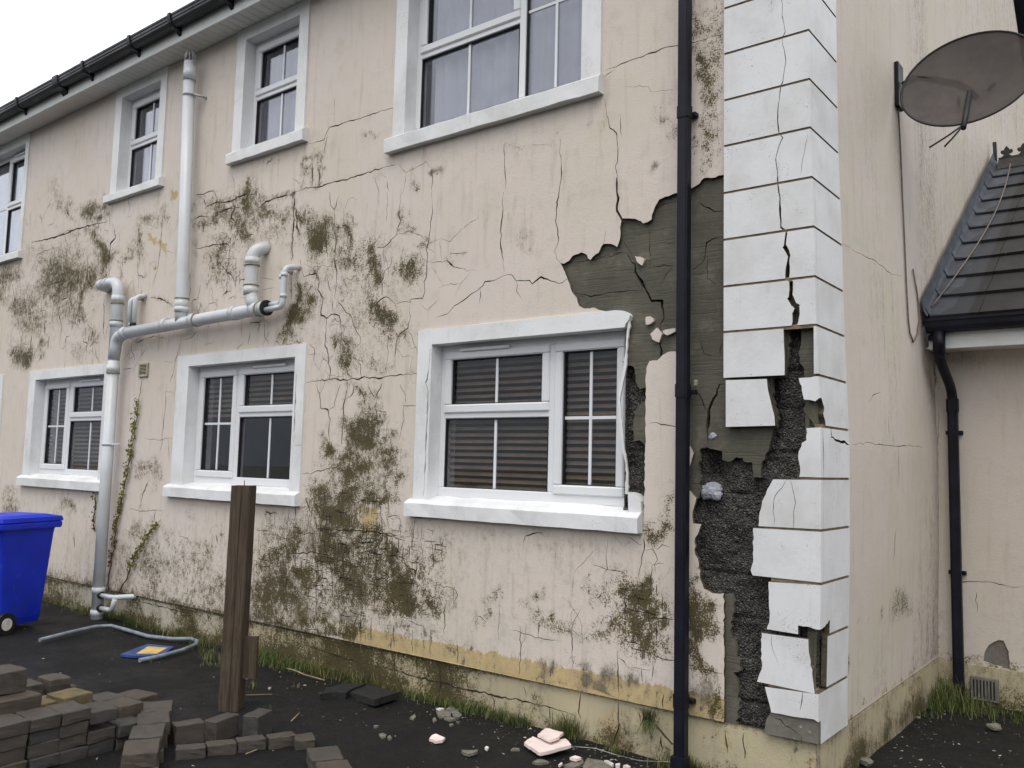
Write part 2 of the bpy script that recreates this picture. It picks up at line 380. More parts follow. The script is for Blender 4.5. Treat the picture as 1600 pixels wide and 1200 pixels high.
# ------------------------------------------------------------------ cut sheets: real plaster sheets with real openings and cracks
def quads_of(path, width, seed, taper=True, jit=1.0, step=.028):
    """a jagged crack of the given width (m) along a polyline in sheet coordinates -> list of quads"""
    r = random.Random(seed); P = [np.array(p, float) for p in path]; out = [P[0]]
    for a, b in zip(P, P[1:]):
        L = np.linalg.norm(b-a); n = max(1, int(L/step)); t = (b-a)/max(L, 1e-6); nn = np.array([-t[1], t[0]])
        for i in range(1, n+1):
            q = a+(b-a)*i/n
            if i < n: q = q+nn*r.gauss(0, .0042*jit)+t*r.gauss(0, .003*jit)
            out.append(q)
    n = len(out); Q = []; ws = []
    ph = r.random()*10
    for i in range(n):
        u = i/max(1, n-1); k = 1.0
        if taper: k = min(1, .25+2.4*min(u, 1-u))
        k *= .55+.9*abs(math.sin(ph+i*.9)*.5+r.random()*.6)
        ws.append(width*k*.5)
    for i in range(n-1):
        a, b = out[i], out[i+1]; t = b-a; L = np.linalg.norm(t)
        if L < 1e-5: continue
        t = t/L; nn = np.array([-t[1], t[0]]); e = t*ws[i]*.35
        Q.append([a-e-nn*ws[i], b+e-nn*ws[i+1], b+e+nn*ws[i+1], a-e+nn*ws[i]])
    return Q, out
def ccw(p):
    a = sum(p[i][0]*p[(i+1) % len(p)][1]-p[(i+1) % len(p)][0]*p[i][1] for i in range(len(p)))
    return list(p) if a > 0 else list(p)[::-1]
def rough_poly(poly, amp=.004, step=.02, seed=1, keep=None):
    """ragged broken edge: resample and jitter the outline"""
    r = random.Random(seed); out = []
    for i in range(len(poly)):
        a = np.array(poly[i], float); b = np.array(poly[(i+1) % len(poly)], float); L = np.linalg.norm(b-a); n = max(1, int(L/step))
        if keep and keep(a, b): n = 1
        t = (b-a)/max(L, 1e-6); nn = np.array([-t[1], t[0]])
        for k in range(n):
            q = a+(b-a)*k/n
            if k: q = q+nn*r.gauss(0, amp)
            out.append(tuple(q))
    return out
def sheet(outer, holes=(), quads=(), grid=None, to3=None, depth=.018, attr=None, name='sheet', mats=None):
    """outer: polygon or list of polygons; to3(u, v, d) maps sheet coordinates and depth to world"""
    outs = [outer] if not isinstance(outer[0][0], (tuple, list, np.ndarray)) else outer
    vs = []; fs = []
    def addp(p):
        p = ccw(p); b = len(vs); vs.extend((float(q[0]), float(q[1])) for q in p); fs.append(list(range(b, b+len(p))))
    for p in outs: addp(p)
    no = len(outs)
    for p in holes: addp(p)
    for p in quads: addp(p)
    if grid:
        x0, x1, z0, z1, st = grid; nx = int((x1-x0)/st); nz = int((z1-z0)/st)
        for i in range(nx+1):
            for j in range(nz+1): vs.append((x0+(x1-x0)*i/nx+(st*.45 if j % 2 else 0)*(0 < i < nx), z0+(z1-z0)*j/nz))
    V, E_, Fc, ov, oe, of = delaunay_2d_cdt([Vector(q) for q in vs], [], fs, 0, 1e-5)
    tris = [t for t, src in zip(Fc, of) if any(k < no for k in src) and not any(k >= no for k in src)]
    use = {}; edges = {}
    for t in tris:
        for i in range(len(t)):
            a, b = t[i], t[(i+1) % len(t)]; edges[(a, b)] = 1
            use.setdefault(a, len(use))
    idx = list(use)
    uv = np.array([V[i][:] for i in idx]); n = len(idx)
    v3 = [to3(u, w, 0.0) for u, w in uv]
    faces = [tuple(use[i] for i in t) for t in tris]; nface = len(faces)
    back = {}
    for (a, b) in list(edges):
        if (b, a) not in edges:
            for q in (a, b):
                if q not in back: back[q] = len(v3); v3.append(to3(*uv[use[q]], depth))
            faces.append((use[b], use[a], back[a], back[b]))
    me = bpy.data.meshes.new(name); me.from_pydata([tuple(map(float, q)) for q in v3], [], faces); me.update()
    if mats:                       # face material, then the material of the broken edges
        for q in mats: me.materials.append(q)
        me.polygons.foreach_set('material_index', [0]*nface+[1]*(len(faces)-nface))
    if attr is not None:
        allv = np.array(v3); st = attr(allv)
        la = me.attributes.new('stain', 'FLOAT_COLOR', 'POINT'); la.data.foreach_set('color', st.astype(np.float32).ravel())
    return me

# ------------------------------------------------------------------ survey of the damage (read off the wall in picture coordinates, laid on the wall plane)
def crop(o, pts, k=4.0): return [(o[0]+x/k, o[1]+y/k) for x, y in pts]
cA, cB, cC, cD = (0, 0), (400, 0), (800, 0), (1200, 0)
cE, cF, cG, cH = (0, 300), (400, 300), (800, 300), (1200, 300)
cI, cJ, cK, cL = (0, 600), (400, 600), (800, 600), (1200, 600)
cM, cN, cO, cP = (0, 900), (400, 900), (800, 900), (1200, 900)
CR = {  # cracks of the front render: width in mm, moss, points
'B': (cB, [(5, .1, (315, 905), (380, 885), (425, 875), (440, 830), (460, 795), (500, 785), (560, 765), (620, 750), (680, 730), (770, 700), (865, 675)),
  (4, .2, (430, 960), (435, 900), (445, 850)), (6, .2, (240, 1200), (300, 1180), (380, 1170), (460, 1145), (540, 1125), (620, 1105), (700, 1075), (780, 1055), (870, 1030)),
  (6, .6, (350, 1020), (352, 1100), (350, 1170)), (7, .6, (395, 1060), (400, 1100), (390, 1160)), (2, 0, (850, 1000), (870, 970)),
  (2, 0, (885, 1020), (940, 1080), (1000, 1050), (1060, 1010), (1100, 1050), (1130, 1020)), (2, 0, (940, 1080), (920, 1200)), (3.5, 0, (1100, 1050), (1102, 1200)),
  (4, 0, (1550, 900), (1555, 1080), (1562, 1185)), (1.5, 0, (490, 600), (488, 780)), (4, 0, (820, 1130), (828, 1190)), (5, .4, (65, 1025), (100, 990))]),
'C': (cC, [(5, 0, (565, 450), (620, 425), (680, 400), (760, 370), (840, 340), (900, 325), (960, 295), (1030, 285), (1140, 265), (1200, 250), (1260, 225), (1315, 215)),
  (2, 0, (565, 490), (600, 460), (650, 435)), (4, 0, (580, 620), (600, 740), (612, 800), (655, 835), (662, 960), (660, 1010), (645, 1040), (660, 1100), (655, 1130)),
  (14, 0, (655, 1110), (655, 1150), (655, 1200), (665, 1240), (655, 1290), (670, 1340), (690, 1390)), (3, 0, (675, 710), (680, 790), (688, 850)),
  (5, 0, (302, 870), (306, 1000), (308, 1080), (300, 1150), (275, 1310), (270, 1380), (285, 1440), (285, 1520), (265, 1570), (280, 1620), (310, 1655)),
  (1.5, 0, (700, 545), (850, 540), (890, 575), (1020, 560)), (1.2, 0, (110, 905), (250, 905))]),
'G': (cG, [(6, 0, (-20, 515), (0, 520), (25, 555), (80, 555), (125, 575), (180, 530), (240, 555), (290, 572), (345, 540)), (2.5, 0, (25, 555), (28, 620), (60, 670)), (2, 0, (590, 240), (565, 330))]),
'F': (cF, [(8, .5, (240, 0), (235, 100), (235, 200), (225, 320), (228, 400), (220, 430)), (6, .7, (0, 120), (60, 60), (120, 40), (200, 20), (240, 5)), (9, .7, (250, 110), (255, 220), (270, 260)),
  (4, 0, (460, 0), (465, 80), (490, 110), (520, 20)), (5, .1, (490, 110), (492, 250), (500, 300), (490, 420), (505, 500), (505, 580), (490, 650)), (5, .2, (440, 300), (440, 360), (445, 410)),
  (5, .1, (275, 420), (290, 500), (300, 530), (375, 505), (395, 560), (385, 610), (420, 660), (410, 720), (405, 770), (440, 790), (470, 765), (520, 775), (530, 830), (535, 920), (575, 960)),
  (5, .1, (440, 790), (438, 870), (430, 960), (450, 1010), (455, 1080), (465, 1100), (455, 1200)), (3.5, 0, (490, 650), (540, 720), (590, 770), (610, 830), (640, 890), (655, 910), (650, 950), (620, 975)),
  (2.5, 0, (470, 640), (450, 560), (440, 500)), (4, 0, (480, 680), (480, 740)), (3.5, .1, (910, 0), (890, 130), (905, 180), (880, 260), (840, 310), (800, 345), (760, 345), (730, 380)),
  (2.5, 0, (880, 265), (960, 245), (1030, 270), (1065, 310)), (4.5, 0, (1100, 0), (1105, 120), (1090, 240), (1070, 340), (1068, 440), (1065, 530), (1050, 560), (1055, 620), (1040, 665), (970, 670), (965, 690), (920, 685), (870, 700)),
  (3.5, 0, (965, 690), (955, 740), (965, 780), (950, 850), (905, 880), (880, 920), (870, 1000), (870, 1130)), (2.5, 0, (950, 850), (980, 930), (1010, 1010)),
  (5, 0, (870, 700), (830, 660), (795, 660), (740, 710), (705, 720)), (3, 0, (830, 660), (820, 620)), (4, .1, (795, 655), (785, 560), (805, 490), (835, 470), (850, 400)), (2.5, 0, (800, 345), (795, 400), (805, 470)),
  (1.6, 0, (1075, 325), (1160, 290), (1215, 310), (1260, 260), (1330, 200), (1390, 160), (1395, 60)), (3, 0, (1070, 440), (1150, 435), (1190, 425), (1215, 455), (1250, 470), (1320, 495), (1370, 490)),
  (5, 0, (1545, 0), (1540, 130), (1530, 220), (1530, 350), (1545, 420), (1550, 500)), (5, 0, (1580, 515), (1560, 520), (1480, 555), (1430, 560), (1400, 600), (1340, 640), (1300, 675), (1240, 710), (1200, 760), (1130, 785)),
  (3, 0, (1400, 600), (1398, 700)), (2.5, 0, (820, 0), (825, 60), (815, 180)), (6, .2, (320, 1190), (400, 1180), (460, 1170), (560, 1175), (660, 1160), (780, 1165), (830, 1150), (920, 1145), (1005, 1135)),
  (3, 0, (330, 945), (365, 980), (360, 1050)), (2.5, 0, (320, 1010), (400, 1015)), (2.5, 0, (820, 920), (825, 1020), (815, 1130)), (3, 0, (660, 1160), (655, 1080), (620, 1040)), (3, .3, (560, 1090), (575, 1140), (600, 1160)),
  (3, 0, (40, 540), (110, 550)), (2, 0, (40, 610), (115, 600)), (5, .3, (220, 530), (222, 670)), (3, 0, (50, 760), (55, 910), (85, 950)), (1.5, 0, (1035, 700), (1070, 740), (1140, 670)), (9, .3, (1190, 425), (1235, 470))]),
'E': (cE, [(8, .25, (200, 315), (260, 305), (330, 285), (400, 265), (470, 235), (540, 215), (600, 200), (665, 185)), (7, .3, (715, 230), (720, 290), (690, 320), (682, 400), (680, 475)),
  (3, .1, (1035, 20), (1020, 120), (1010, 250), (1000, 380), (985, 480), (960, 560), (945, 610)), (2.5, 0, (860, 430), (865, 600)), (6, .4, (940, 660), (1000, 665), (1050, 690), (1080, 720)),
  (4, .3, (550, 400), (545, 540)), (4, .6, (280, 640), (300, 590), (330, 570), (385, 555), (400, 540)), (5, .3, (490, 690), (500, 740)), (4, .4, (385, 680), (430, 655)), (4, .3, (360, 720), (390, 860)), (5, .3, (280, 790), (280, 900)),
  (6, .3, (495, 790), (500, 830)), (6, .3, (520, 930), (545, 950), (540, 1000)), (5, .2, (545, 950), (560, 890)), (5, .2, (560, 970), (590, 935), (610, 945)), (5, .3, (130, 900), (130, 990)), (5, .3, (185, 990), (200, 895)),
  (5, .3, (305, 905), (300, 970)), (2, 0, (125, 500), (125, 720)), (4, .1, (650, 670), (650, 800), (645, 870), (655, 920)), (2, 0, (340, 350), (345, 460)), (2, 0, (200, 440), (240, 385), (350, 345), (380, 350)), (2, 0, (210, 430), (320, 430)),
  (5, .3, (1220, 20), (1280, 10), (1340, -10)), (5, .3, (1340, 0), (1355, 40)), (7, .7, (1290, 90), (1340, 70), (1400, 65), (1440, 60), (1500, 30), (1560, 15), (1600, 10)), (4, .2, (1270, 40), (1290, 90)),
  (6, .5, (1450, 60), (1470, 100), (1445, 160), (1470, 185)), (6, .7, (1370, 130), (1440, 100), (1500, 95)), (5, .5, (1215, 165), (1260, 150), (1300, 155)),
  (5, .2, (1220, 355), (1260, 350), (1340, 330), (1420, 325), (1440, 350), (1430, 420)), (5, .3, (1380, 450), (1420, 500), (1450, 520), (1475, 560)), (4, .1, (1420, 500), (1420, 620), (1390, 655)), (4, .1, (1475, 540), (1472, 600)),
  (4, .1, (1550, 340), (1555, 380), (1530, 460)), (4, .2, (1250, 690), (1265, 720)), (4, .2, (1300, 700), (1350, 690)), (3, 0, (1190, 500), (1185, 690)), (3, 0, (1190, 695), (1240, 660), (1255, 580)),
  (3, 0, (1130, 890), (1125, 960), (1100, 1040), (1085, 1120), (1060, 1200)), (2.5, 0, (890, 930), (880, 1030)), (2.5, 0, (1140, 930), (1200, 910), (1240, 860)), (2.5, 0, (760, 1110), (830, 1100)), (5, .3, (860, 520), (900, 535), (915, 510)),
  (3, .1, (760, 920), (820, 915), (850, 940), (960, 900), (1030, 915)), (3, 0, (1560, 880), (1550, 960))]),
'I': (cI, [(3, 0, (1040, 0), (1035, 120), (1015, 290), (1010, 380), (1000, 440)), (2.5, 0, (900, 340), (990, 350), (1050, 340), (1095, 350)), (2, 0, (1050, 340), (1060, 480)),
  (3, 0, (800, 775), (880, 795), (1020, 790)), (3, 0, (965, 860), (970, 790)), (4, .3, (930, 600), (890, 690), (875, 770)), (5, .5, (590, 680), (600, 740), (590, 860)), (5, .3, (460, 930), (465, 1010)), (6, .5, (1350, 940), (1360, 990)), (5, .4, (1385, 935), (1390, 970)),
  (2.5, 0, (780, 910), (830, 940), (860, 945)), (3, 0, (1120, 950), (1165, 960), (1190, 1000))]),
'J': (cJ, [(5, .1, (370, 0), (400, 60), (405, 150), (450, 160), (465, 220), (455, 290), (460, 370)), (3, 0, (530, 0), (500, 90), (490, 140), (455, 165)), (5, .5, (575, 0), (560, 80), (545, 150), (550, 210), (540, 300), (535, 380)),
  (3.5, .2, (610, 0), (605, 60), (560, 100)), (4, .2, (630, 10), (670, 70), (690, 150)), (3, .1, (700, 0), (720, 50), (750, 90)), (5, .3, (785, 0), (755, 70), (765, 100)), (3, .1, (750, 90), (750, 170), (810, 170), (820, 205)),
  (3, 0, (900, 0), (930, 60), (940, 130)), (4, .1, (920, 135), (1005, 135)), (3, 0, (920, 140), (925, 230), (905, 300), (895, 350)), (3.5, 0, (290, 560), (350, 560), (420, 540), (460, 525), (500, 520)),
  (5, .3, (310, 710), (330, 770), (345, 810)), (5, .2, (365, 830), (380, 905), (430, 910), (450, 905), (450, 860), (430, 810)), (7, .5, (450, 910), (520, 915), (640, 915), (740, 925), (860, 950)), (3, .1, (780, 760), (785, 930)),
  (6, .3, (885, 955), (890, 1000), (880, 1050)), (6, .3, (820, 950), (815, 1000)), (2.5, 0, (890, 960), (960, 955), (1020, 960)), (2, 0, (1040, 870), (1025, 1000)), (2.5, 0, (880, 1070), (940, 1060), (1000, 1050)),
  (3, .1, (860, 1060), (900, 1100), (940, 1130), (975, 1190)), (5, .3, (190, 1060), (240, 1060), (360, 1050), (440, 1070)), (5, .3, (360, 1110), (440, 1110)), (5, .4, (240, 930), (300, 940), (370, 930)), (4, .3, (230, 1060), (240, 1120)),
  (4, .4, (400, 920), (400, 980), (440, 985)), (5, .5, (620, 985), (720, 990), (780, 960)), (5, .5, (640, 1060), (730, 1040), (740, 1100)), (5, .5, (600, 1100), (680, 1120)), (4, .5, (520, 1130), (640, 1140), (760, 1120)), (3, .3, (20, 1150), (80, 1140), (120, 1110)), (5, 0, (60, 790), (100, 830)), (3, 0, (205, 785), (205, 850)),
  (3, .2, (275, 770), (325, 775)), (2, 0, (325, 780), (325, 920))]),
'K': (cK, [(6, .2, (70, 990), (85, 950), (130, 935), (185, 930)), (5, 0, (830, 950), (825, 1040), (810, 1120), (790, 1200)), (2.5, 0, (835, 860), (900, 865)), (2.5, .1, (835, 1040), (880, 1030), (910, 1100), (890, 1130), (900, 1200)), (2.5, 0, (830, 940), (890, 945), (920, 980)),
  (2.5, 0, (900, 1040), (940, 1005), (990, 1020)), (5, 0, (855, 245), (900, 240), (960, 255), (1000, 262), (1060, 265)), (3, .1, (500, 1130), (580, 1155), (640, 1165), (700, 1175)), (2.5, 0, (850, 1110), (890, 1135), (950, 1125)), (3, 0, (970, 1190), (990, 1140))]),
'N': (cN, [(5, .2, (1180, 170), (1175, 370)), (5, .2, (655, 220), (650, 420)), (4, .2, (720, 260), (715, 400)), (5, .2, (855, 310), (860, 450)), (3, 0, (975, 330), (975, 480)), (3, 0, (1090, 340), (1090, 500)), (5, .1, (1260, 430), (1262, 550)),
  (2.5, 0, (1520, 180), (1515, 400)), (3, .1, (740, 20), (740, 250)), (4, .1, (375, 50), (375, 300)), (3, .1, (1230, 70), (1260, 120), (1240, 160)), (3, .2, (1380, 250), (1440, 290))]),
'O': (cO, [(4, .1, (50, 310), (55, 520), (40, 625)), (4, .1, (430, 205), (385, 290), (375, 330), (380, 570)), (5, .1, (660, 460), (665, 640), (665, 770)), (4, .1, (780, 500), (780, 560)), (4, .1, (880, 530), (875, 650)), (2.5, 0, (720, 570), (800, 580), (870, 585)),
  (3, .1, (0, 340), (100, 365), (200, 395), (300, 405)), (3, .1, (170, 290), (165, 400)), (3, 0, (1230, 590), (1315, 610)), (3, 0, (1280, 280), (1315, 300)), (4, .2, (950, 740), (945, 830)), (2.5, 0, (660, 510), (700, 530), (720, 570)), (2.5, 0, (810, 580), (812, 690))]),
}
PCR = [(cN, [(8, (740, 560), (860, 590), (1000, 630), (1100, 655), (1200, 680), (1330, 715), (1470, 740), (1600, 770), (1710, 790), (1830, 820), (1980, 865)), (7, (865, 500), (865, 600)), (5, (1005, 500), (1010, 620)), (5, (1080, 530), (1075, 650)), (7, (1145, 540), (1155, 660), (1150, 750)),
   (6, (1315, 580), (1320, 670), (1330, 710)), (8, (1470, 740), (1490, 780), (1485, 850)), (5, (500, 480), (520, 560)), (6, (300, 430), (420, 470), (560, 520), (700, 560))]),
  (cO, [(8, (235, 820), (240, 910)), (6, (430, 730), (415, 850), (430, 890)), (7, (665, 790), (670, 930), (640, 1050)), (6, (900, 940), (950, 1000), (1000, 1060)), (6, (1330, 960), (1350, 1110)), (7, (1450, 980), (1455, 1140)), (6, (930, 1000), (940, 1080)), (5, (70, 690), (90, 760)), (4, (675, 940), (740, 990))]),
  (cM, [(6, (830, 150), (1000, 190), (1200, 240)), (5, (1340, 330), (1500, 370), (1700, 420))])]
UCR = [(cG, [(16, (720, 390), (770, 450), (770, 500), (810, 560), (835, 610), (870, 680), (940, 680), (945, 740), (950, 790), (925, 830), (930, 880)), (13, (930, 930), (935, 990), (925, 1050)), (5, (350, 610), (420, 640), (520, 645), (640, 625), (760, 615), (820, 620)), (4, (330, 450), (500, 420), (700, 380), (760, 370)),
   (4, (865, 190), (862, 300), (860, 480)), (3, (870, 330), (1010, 310)), (5, (1150, 65), (1200, 90), (1260, 120), (1310, 125)), (6, (1320, 275), (1250, 295), (1215, 320), (1210, 390), (1180, 450), (1130, 490)), (5, (1220, 400), (1220, 540), (1270, 575)), (5, (900, 110), (950, 75), (1015, 65)), (4, (1010, 460), (960, 520), (940, 570)),
   (5, (960, 830), (990, 850)), (4, (1180, 930), (1200, 1010), (1290, 1030)), (5, (1315, 940), (1300, 1020)), (4, (870, 470), (1010, 460)), (3, (700, 270), (710, 330), (760, 420))]),
  (cK, [(18, (1300, 0), (1260, 90), (1230, 160), (1225, 250), (1225, 370)), (10, (1140, 20), (1190, 110), (1215, 170)), (5, (1180, 40), (1200, 0)), (4, (1180, 100), (1220, 95))])]
# soiling: x, y, rx, ry, strength in picture coordinates
MOSS = '''12 440 10 25 .6;22 435 6 15 .5;97 312 8 14 .4;118 325 5 14 .65;150 322 8 14 .75;165 337 10 6 .75;95 440 25 35 .75;80 455 15 25 .7;127 450 12 22 .9;125 470 8 14 .85;155 400 9 35 .85;195 398 10 10 .55;222 385 6 18 .62
258 340 8 8 .4;233 343 6 8 .5;50 490 20 20 .68;58 510 8 12 .55;35 553 12 12 .8;68 535 5 8 .75;70 555 6 8 .5;140 525 14 18 .4;190 430 5 8 .55;20 440 8 20 .6;135 560 6 10 .3;320 340 8 12 .65;345 335 20 8 .7;375 350 14 22 .85;390 310 12 14 .85;360 325 10 8 .65
375 362 10 8 .9;345 400 18 20 .6;340 392 10 10 .65;410 325 14 12 .65;435 338 18 8 .6;490 370 20 20 1.1;505 355 10 15 1.1;480 365 14 14 .9;466 350 5 20 .85;543 360 8 22 .8;538 390 8 20 .65;575 400 12 12 1.0;583 430 8 22 .9;572 415 8 18 .85;550 415 6 8 .65
630 425 14 12 .85;620 342 8 10 .65;645 380 9 8 .6;638 345 6 8 .4;598 500 18 16 1.0;578 490 12 10 .95;565 480 8 12 .75;463 495 10 34 1.0;460 475 8 14 1;485 470 7 14 .8;510 428 6 10 .7;541 553 11 15 1;522 540 4 6 .85;535 543 8 6 .75;565 550 14 10 .3;585 560 8 12 .35;590 520 6 12 .45;550 500 4 6 .65
490 262 4 12 .6;575 207 10 10 .42;648 285 8 10 .6;1090 60 6 40 .55;1095 110 8 25 .8;1095 150 8 25 .75;1110 120 14 40 .55;1095 220 8 30 .6;1120 60 10 60 .35;1035 200 8 40 .25;1090 15 8 15 .65;1120 180 10 50 .45;1115 230 10 20 .4;810 225 20 6 .2;740 200 30 6 .2
575 665 16 22 1;565 680 18 20 .92;590 660 8 14 .85;508 705 11 12 1.05;540 715 10 14 .85;545 690 10 10 .65;553 735 16 12 .9;525 730 10 8 .75;600 705 12 14 .9;612 700 10 16 .85;598 730 10 14 .85;625 742 10 10 .85;515 750 5 14 .65;505 772 16 14 .9;545 775 22 22 1;530 800 18 22 1.05;555 760 12 10 .85
588 785 6 20 .95;610 775 10 10 .55;605 795 5 10 .5;570 650 6 14 .7;555 625 6 14 .6;580 620 8 8 .4;440 835 12 18 .62;452 850 12 18 .85;430 870 14 14 .65;420 880 14 14 .85;445 870 10 12 .85;515 850 14 22 1;530 870 20 22 1;560 850 22 20 .8;590 845 14 16 .9;575 880 20 18 .75;605 868 10 12 .95;480 900 12 18 1.05
470 890 8 10 .85;540 905 20 20 1;560 920 14 24 1;535 935 10 10 .75;440 900 18 20 .9;420 920 20 20 .85;440 940 20 20 1;415 945 14 20 .9;460 950 20 16 .85;400 960 16 16 .8;600 910 14 20 1;590 930 12 14 .85;630 920 18 20 1.05;640 945 14 16 1.05;610 945 14 10 .85;655 950 8 10 .75;675 920 8 30 .9;680 945 12 22 .95
670 960 8 10 .75;650 870 6 8 .6;672 880 10 10 .65;690 860 8 8 .45;755 960 10 12 .45;708 905 8 6 .45;235 860 10 20 .55;240 890 16 30 .5;190 860 8 14 .5;20 790 10 12 .55;215 830 6 20 .4;235 740 12 16 .5;310 870 14 14 .5;345 930 40 25 .45;385 900 12 30 .55;280 880 10 20 .35;100 790 6 5 .7
1038 825 12 16 .85;1030 840 8 10 .75;1040 790 6 20 .45;985 915 14 14 .95;1005 920 12 16 1;1000 935 10 14 .95;965 975 16 14 .75;985 960 10 10 .85;1010 960 14 16 .95;1005 985 14 16 1;1030 1000 14 20 1;1040 980 8 14 .95;1020 1015 10 10 .85;970 1000 12 10 .65;940 1000 20 8 .45;940 940 12 10 .45;870 990 14 8 .55;850 975 14 8 .6
825 935 10 5 .65;780 930 10 6 .45;930 915 5 4 .65;810 965 8 5 .55;1085 940 8 30 1;1092 960 8 20 .9;1105 940 6 10 1.1;1100 985 10 14 .95;1085 990 8 40 1;1098 1030 8 25 .95;1105 980 6 10 .8;1115 1003 4 8 .9;1120 1105 10 20 .65;545 880 95 50 .42;440 905 45 50 .5;630 930 45 30 .55;575 725 45 60 .33;470 940 60 22 .5;90 450 70 70 .22;380 350 60 40 .25;560 460 70 90 .22;1000 965 40 45 .35;230 880 60 40 .25;1100 1050 8 14 .7;480 978 24 8 .9;545 985 16 12 1.05;510 985 26 8 .95;430 970 30 8 .8;700 1010 10 5 .4;900 1040 10 6 .3'''
DIRT = '''650 255 3 26 .4;700 245 4 30 .35;812 235 4 40 .35;880 200 3 30 .35;930 180 4 40 .3;430 255 3 24 .35;385 275 4 26 .4;205 325 3 24 .4;240 310 3 22 .35;700 840 4 22 .35;760 850 3 30 .35;880 860 4 34 .4;960 850 3 24 .4;300 800 4 24 .35;420 805 3 26 .35;90 780 4 26 .4;130 785 3 20 .35;20 420 4 26 .4;300 500 8 14 .4;400 505 6 16 .4;240 530 6 14 .4;300 400 5 10 .5;412 355 4 6 .8;560 445 6 20 .55;825 375 12 14 .45;575 720 14 30 .5;585 750 14 16 .45;570 800 10 10 .7;475 845 14 14 .6;490 845 8 12 .8;480 965 20 14 .85;510 960 14 12 .75;545 955 14 12 .8;590 960 16 8 .7;705 950 14 10 .5;690 905 14 16 .3;180 900 10 30 .45;300 910 40 40 .35;915 1065 14 9 1.1;945 1064 14 8 1.1;975 1072 10 10 1.0;1010 1085 10 10 .9
1090 1090 10 15 1;1120 1100 12 14 .6;855 1052 10 6 .7;690 256 4 5 1.3;1022 180 3 3 1;1040 195 3 4 1.1;1022 267 3 3 1.1;1048 254 4 4 1.1;1042 225 8 14 .6;948 284 3 3 1;860 520 90 30 .10;740 830 120 14 .28;900 850 100 14 .32;380 800 60 12 .25;100 775 50 10 .3;800 232 90 10 .25;420 262 60 8 .25;215 320 40 10 .25;900 900 120 60 .18;760 900 90 60 .16;300 800 60 60 .12;60 480 60 60 .12;330 420 60 80 .15;560 450 120 120 .12
250 520 140 14 .22;560 520 100 60 .12;270 300 20 120 .16;300 300 8 60 .3;1095 350 20 200 .15;1045 870 10 60 .2;700 320 80 60 .1;790 330 40 20 .22;360 880 40 60 .3;130 860 30 60 .2;85 880 30 40 .2;640 600 10 150 .15;490 600 10 150 .12;150 640 12 120 .2;820 960 140 40 .16;1130 1000 20 130 .1'''
OCHRE = '''250 385 6 26 .75;272 310 6 12 .7;472 372 10 10 .75;570 815 10 14 1.1;285 400 4 8 .4;215 650 3 6 .4;1036 822 9 12 .55;985 363 8 8 .5;866 320 3 30 .3;505 342 4 8 .4;560 1000 16 8 .7;460 470 6 10 .5'''
PALE = '''475 930 12 22 1;455 905 8 12 .6;520 940 14 20 .9;590 700 10 34 .9;575 760 12 18 .8;250 880 20 30 .8;300 880 30 40 .5;640 980 60 10 .8;780 1000 90 12 .5;880 1010 80 20 .5;1000 900 20 16 .3;465 905 8 18 .9;520 820 10 20 .3;900 940 80 30 .4;720 900 50 40 .3'''
def blobs(txt): return [tuple(float(k) for k in q.split()) for q in txt.replace('\n', ';').split(';') if q.strip()]
def density(px, py, lst):
    d = np.zeros(len(px)); wx = np.array([fbm(a*.022, b*.022, 3.7, 4) for a, b in zip(px, py)]); wy = np.array([fbm(a*.022, b*.022, 11.3, 4) for a, b in zip(px, py)])
    px = px+wx*26; py = py+wy*26
    for x, y, rx, ry, s in lst:
        q2 = ((px-x)/(rx*1.35))**2+((py-y)/(ry*1.35))**2
        d = np.maximum(d, s*1.05*np.exp(-.75*q2))
    return d
crack_quads = []; crack_line = []
k = 0
for key, (org, rows) in CR.items():
    for row in rows:
        k += 1
        path = [FX(*p) for p in crop(org, row[2:])]
        upright = abs(path[-1][1]-path[0][1]) > abs(path[-1][0]-path[0][0])
        far = max(0, -path[0][0]-1.5)                # the far end of the wall has gone worst
        q, line = quads_of(path, row[0]*.001*1.4*(1+far*(.16 if upright else .07)), k)
        crack_quads += q
        crack_line += [(p[0], p[1], row[1]) for p in line]
# map cracking below the middle windows: short blocky cracks in the worst of the moss
rr = random.Random(5)
for i in range(430):
    px = rr.gauss(530, 75) if rr.random() < .72 else rr.choice([rr.gauss(120, 60), rr.gauss(360, 40), rr.gauss(1000, 25), rr.gauss(580, 40)]); 
    py = rr.gauss(880, 45) if px > 400 and px < 700 else (rr.gauss(965, 30) if px > 900 else rr.gauss(430, 70))
    if px < 5 or px > 1040: continue
    x, z = FX(px, py); L = rr.uniform(.03, .17); v = rr.random() < .5
    pts = [(x, z), (x+(rr.gauss(0, .012) if v else L), z+(L if v else rr.gauss(0, .01)))]
    if rr.random() < .4: pts.append((pts[1][0]+(rr.choice([-1, 1])*L*.7 if v else 0), pts[1][1]+(0 if v else -L*.7)))
    q, line = quads_of(pts, rr.uniform(.003, .007), 900+i)
    crack_quads += q; crack_line += [(p[0], p[1], .25) for p in line]
